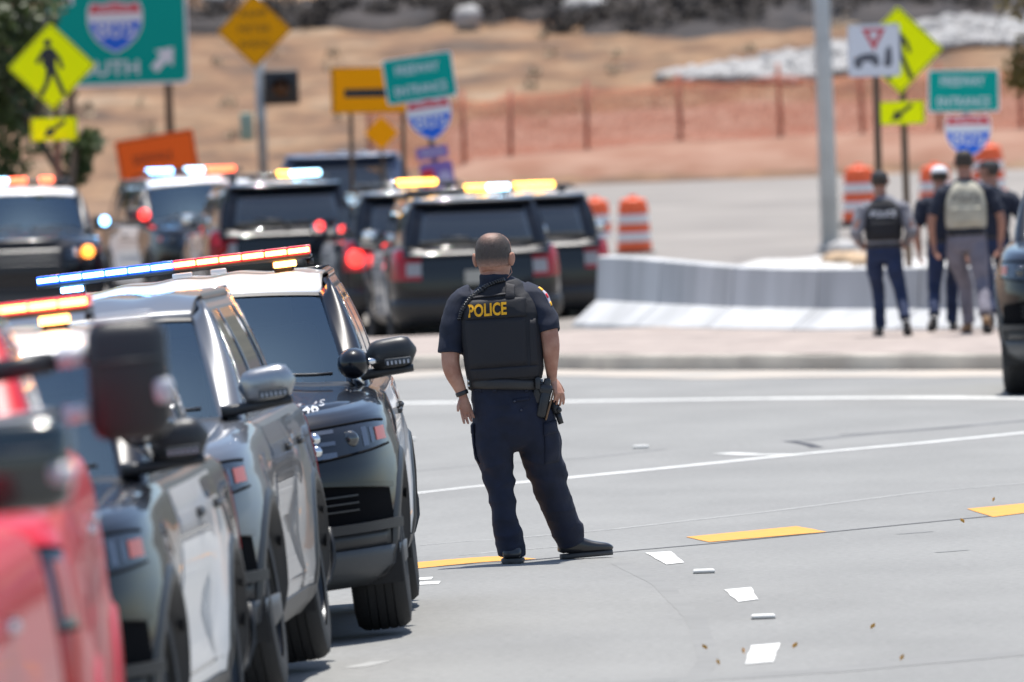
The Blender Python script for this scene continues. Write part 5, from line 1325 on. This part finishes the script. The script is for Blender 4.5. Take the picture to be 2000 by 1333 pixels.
# vest: back panel, shoulder straps
ve = MB()
ve.loft(bent([(O(986, 742), r_(72), .150, 3.0), (O(985, 720), r_(76.5), .160, 4.2), (O(982, 680), r_(78), .163, 4.6), (O(978, 640), r_(78), .160, 4.8), (O(975, 605), r_(75), .152, 4.8), (O(974, 585), r_(68), .142, 3.8), (O(972, 568), r_(54), .122, 2.6), (O(969, 556), r_(43), .105, 2.4)], 4), 30)
vest = fuse('vest', ve, .006, M_vest, officer, 3, lambda co, n2: .0025 * (1 - 2 * abs(noise.noise(Vector((co.x * 5 + 3, co.y * 5, co.z * 13 + co.x * 6))))) + .0015 * noise.noise(co * 20) + (.004 * noise.noise(Vector((co.x * 8, 0, co.z * 30 - co.x * 14))) if co.z > 1.43 else 0))
VT = bvh(vest); ST = bvh(shirt); TT = bvh(trousers)
def quilt(name, pts, m, off, tree=VT, parent=vest, nu=14, nv=8, d=(0, 1, 0), th=.004, jit=.0):
    """cloth piece laid on a garment; pts = four pixels clockwise from top left"""
    a, b, c, e = [O(*p) for p in pts]; mb = MB()
    def fn(u, v):
        p = (e.lerp(c, u)).lerp(a.lerp(b, u), v); ed = min(u, 1 - u, v, 1 - v)
        return drape(tree, p, d, off * (.35 + .65 * min(1, ed / .08)) + jit * noise.noise(p * 22))
    mb.grid(nu, nv, fn, thick=th); return mb.build(name, m, parent)
quilt('back_panel', [(901, 622), (1026, 615), (1030, 712), (910, 722)], M_vestpanel, .004, jit=.0025)
npn = quilt('name_panel', [(902, 588), (1027, 579), (1028, 618), (903, 625)], M_vest, .010)
quilt('shoulder_strap', [(988, 552), (1006, 556), (1006, 585), (986, 583)], M_vestpanel, .010)
quilt('drag_handle', [(914, 579), (990, 571), (990, 576), (914, 585)], M_vestpanel, .012, nv=3)
quilt('lower_band', [(911, 722), (1056, 712), (1056, 736), (914, 742)], M_vestpanel, .006)
quilt('side_strap', [(1033, 622), (1046, 620), (1052, 712), (1036, 714)], M_vestpanel, .0018)
tx = text_mb('POLICE', r_(25.5), r_(75), .030, 0, (0, 0)); cpo = O(952, 604.5)
nt_ = bvh(npn)
tx.v = [drape(nt_, cpo + Vector((p.x, 0, p.z + p.x * .045)), (0, 1, 0), .0022) for p in tx.v]
tx.build('lettering', M_police, npn, False)
# patch on the right sleeve
q = quilt('shoulder_patch', [(1040, 566), (1052, 560), (1064, 602), (1054, 606)], mat('patch_grey', (.45, .42, .48), .7), .004, ST, shirt, 5, 8, (-.55, .75, -.2))
for (pp, m, nm) in (([(1040, 566), (1051, 561), (1053, 572), (1043, 575)], M_police, 'patch_top'), ([(1052, 598), (1061, 593), (1064, 602), (1056, 606)], M_police, 'patch_foot'), ([(1046, 580), (1054, 577), (1058, 588), (1050, 591)], M_red, 'patch_mark')):
    quilt(nm, pp, m, .007, ST, q, 4, 4, (-.55, .75, -.2), .002)
# coiled radio cord
P = [O(986, 547), O(972, 549), O(955, 556), O(938, 567), O(922, 579), O(910, 592), O(902, 608), O(897, 626)]
ctr = []
for i in range(len(P) - 1):
    for j in range(12):
        p = P[i].lerp(P[i + 1], j / 12); h1 = VT.ray_cast(p + Vector((0, -2, 0)), Vector((0, 1, 0))); h2 = ST.ray_cast(p + Vector((0, -2, 0)), Vector((0, 1, 0)))
        ys = [h[0].y for h in (h1, h2) if h[0] is not None]; ctr.append(Vector((p.x, (min(ys) if ys else 0) - .017, p.z)))
for _ in range(6): ctr = [ctr[0]] + [(ctr[i - 1] + ctr[i] * 2 + ctr[i + 1]) / 4 for i in range(1, len(ctr) - 1)] + [ctr[-1]]
co_ = []; tot = len(ctr) - 1; turns = 26
for i in range(turns * 10):
    t = i / (turns * 10 - 1) * tot; k = min(int(t), tot - 1); p = ctr[k].lerp(ctr[k + 1], t - k); tg = (ctr[k + 1] - ctr[k]).normalized(); a = tg.orthogonal().normalized(); b2 = tg.cross(a)
    a = Vector((0, 1, 0)); a = (a - tg * a.dot(tg)).normalized(); b2 = tg.cross(a); th = 2 * pi * turns * i / (turns * 10 - 1); co_.append(p + a * .0105 * cos(th) + b2 * .0105 * sin(th))
mb = MB(); mb.tube(co_, .0040, 7); mb.build('radio_cord', mat('cord_black', (.02, .02, .022), .25, coat=.6), officer)
mb = MB(); mb.tube([O(997, 520, -.03), O(1000, 532, -.02), O(990, 545, -.06), O(984, 552, -.09)], .0022, 6); mb.build('earpiece_wire', M_skin, officer)
# duty belt, keepers, holster, pistol, pouch
def belt_pt(a, z, k=0.0):
    c = O(986, 0); rx, ry = r_(70) + k, .146 + k; ca, sa = cos(a), sin(a); p = 2.4
    x = O(987, 750).x + rx * math.copysign(abs(ca) ** (2 / p), ca); y = ry * math.copysign(abs(sa) ** (2 / p), sa)
    return Vector((x, y, z - .05 * (x - O(987, 750).x) - .0))
zb_ = O(987, 750).z
mb = MB(); mb.grid(64, 3, lambda u, v: belt_pt(2 * pi * u, zb_ + lerp(-.028, .028, v), .010 + .003 * sin(pi * v)), thick=.008); bl = mb.build('duty_belt', M_leather, officer)
for ang in (-2.72, -.60):
    mb = MB(); mb.grid(4, 4, lambda u, v: belt_pt(ang + lerp(-.07, .07, u), zb_ + lerp(-.034, .034, v), .018), thick=.006); kp = mb.build('belt_keeper', M_gun, bl)
    for dz in (-.013, .013): mb = MB(); mb.ball(belt_pt(ang, zb_ + dz, .020), .0075); mb.build('snap', M_silver, kp)
Rg = Matrix.Rotation(radians(14), 4, 'Y')
hp = O(1062, 787, -.10)
mb = MB(); mb.box(hp, (.058, .05, .165), rot=Rg, bev=.016); mb.box(hp + Vector((.012, 0, .075)), (.075, .056, .06), rot=Rg, bev=.018); hol = mb.build('holster', M_gun, officer)
mb = MB(); mb.box(hp + Vector((.033, -.004, -.01)), (.010, .044, .175), rot=Matrix.Rotation(radians(17), 4, 'Y'), bev=.004); mb.build('holster_edge', M_gun2, hol)
mb = MB(); mb.box(hp + Vector((-.03, .0, .06)), (.05, .02, .12), rot=Rg, bev=.008); mb.build('belt_hanger', M_gun, hol)
mb = MB(); mb.loft([(O(1064, 768, -.10), .022, .020, 3), (O(1067, 754, -.10), .021, .019, 3), (O(1069, 743, -.10), .020, .021, 3), (O(1068, 738, -.10), .014, .016, 3)], 16); mb.build('pistol_grip', M_gun, hol)
mb = MB(); mb.tube([O(1076, 783, -.02), O(1084, 797, -.02), O(1088, 806, -.02)], .027, 14); mb.ball(O(1091, 801, -.035), .018); mb.tube([O(1088, 804, -.02), O(1096, 828, -.02)], [.018, .015], 14); mb.build('flashlight', M_gun, officer)
mb = MB(); mb.box(O(1050, 748, -.115), (.03, .03, .07), bev=.008); mb.build('magazine_pouch', M_gun, bl)
# watch
wv = (O(905, 776, -.06) - O(896, 753, -.06)).normalized(); wc = O(902.5, 768, -.06); mb = MB()
mb.loft([(wc - wv * .012, .034, .031), (wc - wv * .010, .036, .033), (wc + wv * .010, .035, .032), (wc + wv * .012, .033, .030)], 18); mb.build('wrist_watch', M_gun, officer)
# cargo pockets and seat pockets
quilt('cargo_pocket', [(1047, 828), (1088, 822), (1097, 902), (1058, 908)], M_trouser, .013, TT, trousers, 10, 10, (-.35, .9, 0), .004, .003)
quilt('pocket_flap', [(1046, 826), (1089, 819), (1091, 846), (1048, 852)], M_trouser, .021, TT, trousers, 10, 6, (-.35, .9, 0), .004, .002)
quilt('cargo_pocket', [(927, 832), (946, 832), (952, 905), (938, 905)], M_trouser, .012, TT, trousers, 8, 8, (.75, .6, 0), .004, .003)
quilt('pocket_flap', [(926, 826), (948, 827), (949, 850), (928, 850)], M_trouser, .018, TT, trousers, 8, 5, (.75, .6, 0), .004)
for s in (937, 966, 1028): quilt('belt_loop', [(s - 4, 752), (s + 4, 752), (s + 4, 766), (s - 4, 766)], M_trouser, .012, TT, trousers, 3, 3)
quilt('seat_pocket', [(1003, 778), (1036, 774), (1034, 781), (1002, 785)], M_trouser, .007, TT, trousers, 8, 3)
for q in ((1005, 783), (1018, 800)): mb = MB(); mb.ball(drape(TT, O(*q), (0, 1, 0), .004), .006); mb.build('button', mat('button', (.05, .055, .08), .3), trousers)
hl_ = O(1000, 1101, -.09); hl_.z = 0; tl_ = O(1003, 1101, .20); tl_.z = 0
shoe(officer, hl_, tl_, M_shoe, M_sole, .09, .066)
ha = O(1096, 1092, .33); ha.z = 0; ta = ha + Vector((.285, .05, .014)); shoe(officer, ha, ta, M_shoe, M_sole, .105, .05)

# ---------------- people walking by the barrier
def walker_person(px, D, H, label, top, legs, vestm=None, sleeve_m=None, text=None, tm=None, cap=None, hairm=None, lean=0.0, arms='bent', stride=.18, skinm=M_skin2, shoem=M_shoe, yaw=0.0, short=False, turn=0.0, spread=(.11, .11), hipx=0.0):
    x = (px - 1000) * D / 22222.0; r = empty('person', (x, D, .152), yaw, label, 'person', 'people walking by the barrier'); k = H / 1.78; V = lambda a, b, c: Vector((a * k, b * k, c * k))
    sk = MB(); hc = V(lean * .1, .03, 1.665); head(sk, hc, .076 * k, turn)
    sk.loft([(V(lean * .06, .0, 1.38), .06, .06), (V(lean * .08, .01, 1.48), .055 * k, .06 * k), (hc - V(0, .01, .09), .052 * k, .058 * k)], 14)
    sk.loft([(V(0, 0, 1.0), .12, .09), (V(0, 0, 1.3), .14, .09), (V(0, 0, 1.42), .09, .07)], 14)
    tp = MB(); tp.loft(bent([(V(0, 0, .90), .165 * k, .125 * k, 2.4), (V(0, 0, 1.05), .165 * k, .125 * k, 2.4), (V(0, 0, 1.25), .185 * k, .13 * k, 2.4), (V(0, 0, 1.37), .19 * k, .12 * k, 2.4), (V(0, 0, 1.44), .13 * k, .10 * k), (V(lean * .05, 0, 1.49), .068 * k, .072 * k)], 4), 22)
    for s in (-1, 1):
        if arms == 'bent': S, E, Wr, hd_ = V(s * .19, 0, 1.37), V(s * .27, -.08, 1.10), V(s * .22, .14, .98), Vector((-.3 * s, .8, -.1))
        elif arms == 'hang': S, E, Wr, hd_ = V(s * .20, 0, 1.37), V(s * .27, -.05, 1.10), V(s * .25, .06, .86), Vector((0, .2, -1))
        else: S, E, Wr, hd_ = V(s * .19, 0, 1.37), V(s * .30, -.03, 1.12), V(s * .29, .0, .87), Vector((-.1 * s, .2, -1))
        sk.loft(bent([(S * .9, .05, .05), (S, .052, .052), (E, .042, .042), (Wr, .027, .027)], 5), 12); hand(sk, Wr, hd_, (s, 0, .2), s, .4, k)
        e1 = E if short else Wr
        L_ = [(V(s * .12, 0, 1.37), .07, .075), (S, .072, .075), (S.lerp(E, .6), .066, .066), (E.lerp(S, .12), .060, .060)]
        if not short: L_ += [(E, .056, .056), (E.lerp(Wr, .55), .05, .05), (Wr.lerp(E, .08), .042, .042)]
        tp.loft(bent([(a, b * k, c * k) for a, b, c in L_], 3), 14)
    fuse('body', sk, .0065, skinm, r, 2)
    t_ = fuse('top', tp, .011, top, r, 3, folds(.006, 7, .004, 14, 3))
    lg = MB(); lg.loft(bent([(V(0, 0, 1.0), .16 * k, .12 * k, 2.4), (V(0, 0, .90), .175 * k, .135 * k, 2.4), (V(0, 0, .80), .17 * k, .12 * k)], 3), 20)
    for s, st in ((-1, stride), (1, -stride)):
        sp = spread[0] if s < 0 else spread[1]; kn = V(s * (.03 + .62 * sp) + hipx, st * .45 + .05, .50); an = V(s * sp + hipx, st * 1.0 - .03 - (.10 if st < 0 else 0), .10 + (.09 if st < 0 else 0))
        lg.loft(bent([(V(s * .085, 0, .88), .09 * k, .11 * k), (V(s * .095, st * .2, .72), .085 * k, .095 * k), (kn, .066 * k, .072 * k), (kn.lerp(an, .5), .060 * k, .066 * k), (an, .056 * k, .062 * k)], 4), 16)
        h0 = Vector((an.x, an.y - .06 * k, 0 if st > 0 else .07 * k)); shoe(r, h0, h0 + Vector((s * .03, .27 * k, -h0.z)), shoem, M_sole, .11 * k, .046 * k)
    fuse('trousers', lg, .011, legs, r, 3, folds(.006, 6, .004, 12, -4))
    r.scale = (1.10, 1.08, 1.0)
    if vestm:
        ve = MB(); ve.loft(bent([(V(0, 0, 1.02), .175 * k, .145 * k, 3), (V(0, 0, 1.2), .185 * k, .155 * k, 3.2), (V(0, 0, 1.36), .165 * k, .14 * k, 3), (V(0, 0, 1.43), .12 * k, .115 * k, 2.6), (V(0, 0, 1.465), .085 * k, .09 * k, 2.4)], 4), 24)
        v_ = fuse('vest', ve, .011, vestm, r, 3, folds(.004, 6, .002, 14, 2)); tree_ = bvh(v_)
        mb = MB(); mb.grid(10, 6, lambda u, v: drape(tree_, V(lerp(-.13, .13, u), 0, lerp(1.06, 1.22, v)), (0, 1, 0), .012), thick=.006); mb.build('back_pouch', vestm, v_)
        if text:
            tt = text_mb(text, .07 * k, .25 * k, .02); tt.v = [drape(tree_, V(0, 0, 1.305) + p, (0, 1, 0), .004) for p in tt.v]; tt.build('lettering', tm, v_, False)
    mb = MB(); mb.loft([(V(0, 0, .945), .172 * k, .132 * k, 2.4), (V(0, 0, .985), .172 * k, .132 * k, 2.4)], 26); mb.build('belt', M_leather, r)
    HR = [h for h in bent(head_rings(hc, .076 * k, turn), 3)]
    if cap:
        mb = MB(); lat = Vector((cos(turn), -sin(turn), 0)); mb.loft([(h[0], h[1] * 1.10, h[2] * 1.08) for h in HR if h[0].z > hc.z + .015 * k], 20, lat)
        f_ = Vector((sin(turn), cos(turn), 0)); mb.grid(8, 3, lambda u, v: hc + V(0, 0, .03) + lat * (u - .5) * .14 * k * (1 - .25 * v) + f_ * (.085 + .075 * v) * k - V(0, 0, .012 * v), thick=.005); mb.build('cap', cap, r)
    hb = MB(); fdir = Vector((sin(turn), cos(turn), 0))
    hb.loft([(h[0] - fdir * .018 * k, h[1] * 1.03, h[2] * .90) for h in HR if h[0].z > hc.z - .06 * k and (not cap or h[0].z < hc.z + .04 * k)], 20); hb.build('hair', hairm or M_dkhair, r)
    return r
walker_person(1733, 116.6, 1.72, 'person in grey hooded top, black vest with white lettering and dark jeans', M_grey_cloth, M_jean, M_vest, text='POLICE', tm=M_whitecap, cap=M_cap, arms='bent', stride=.20, spread=(.06, .17), lean=-.2)
walker_person(1895, 116.2, 1.90, 'person in a tan vest and grey trousers walking away, tallest of the group', M_navy, M_greyp, M_tan, text='POLICE', tm=mat('soft_letters', (.16, .15, .13), .7), arms='out', stride=.30, short=True, shoem=M_boot, skinm=M_skin2, spread=(.02, .10), hipx=.02)
walker_person(1852, 118.3, 1.74, 'person with a white cap mostly hidden behind the tan vest', M_navy, M_jean, None, cap=M_whitecap, arms='hang', stride=-.2, short=True, lean=-.3, spread=(.14, .05))
walker_person(1945, 118.0, 1.78, 'person in dark clothes and black cap at the right of the tan vest', M_navy, M_jean, None, cap=M_cap, arms='out', stride=-.22, turn=radians(-60), spread=(.05, .15))
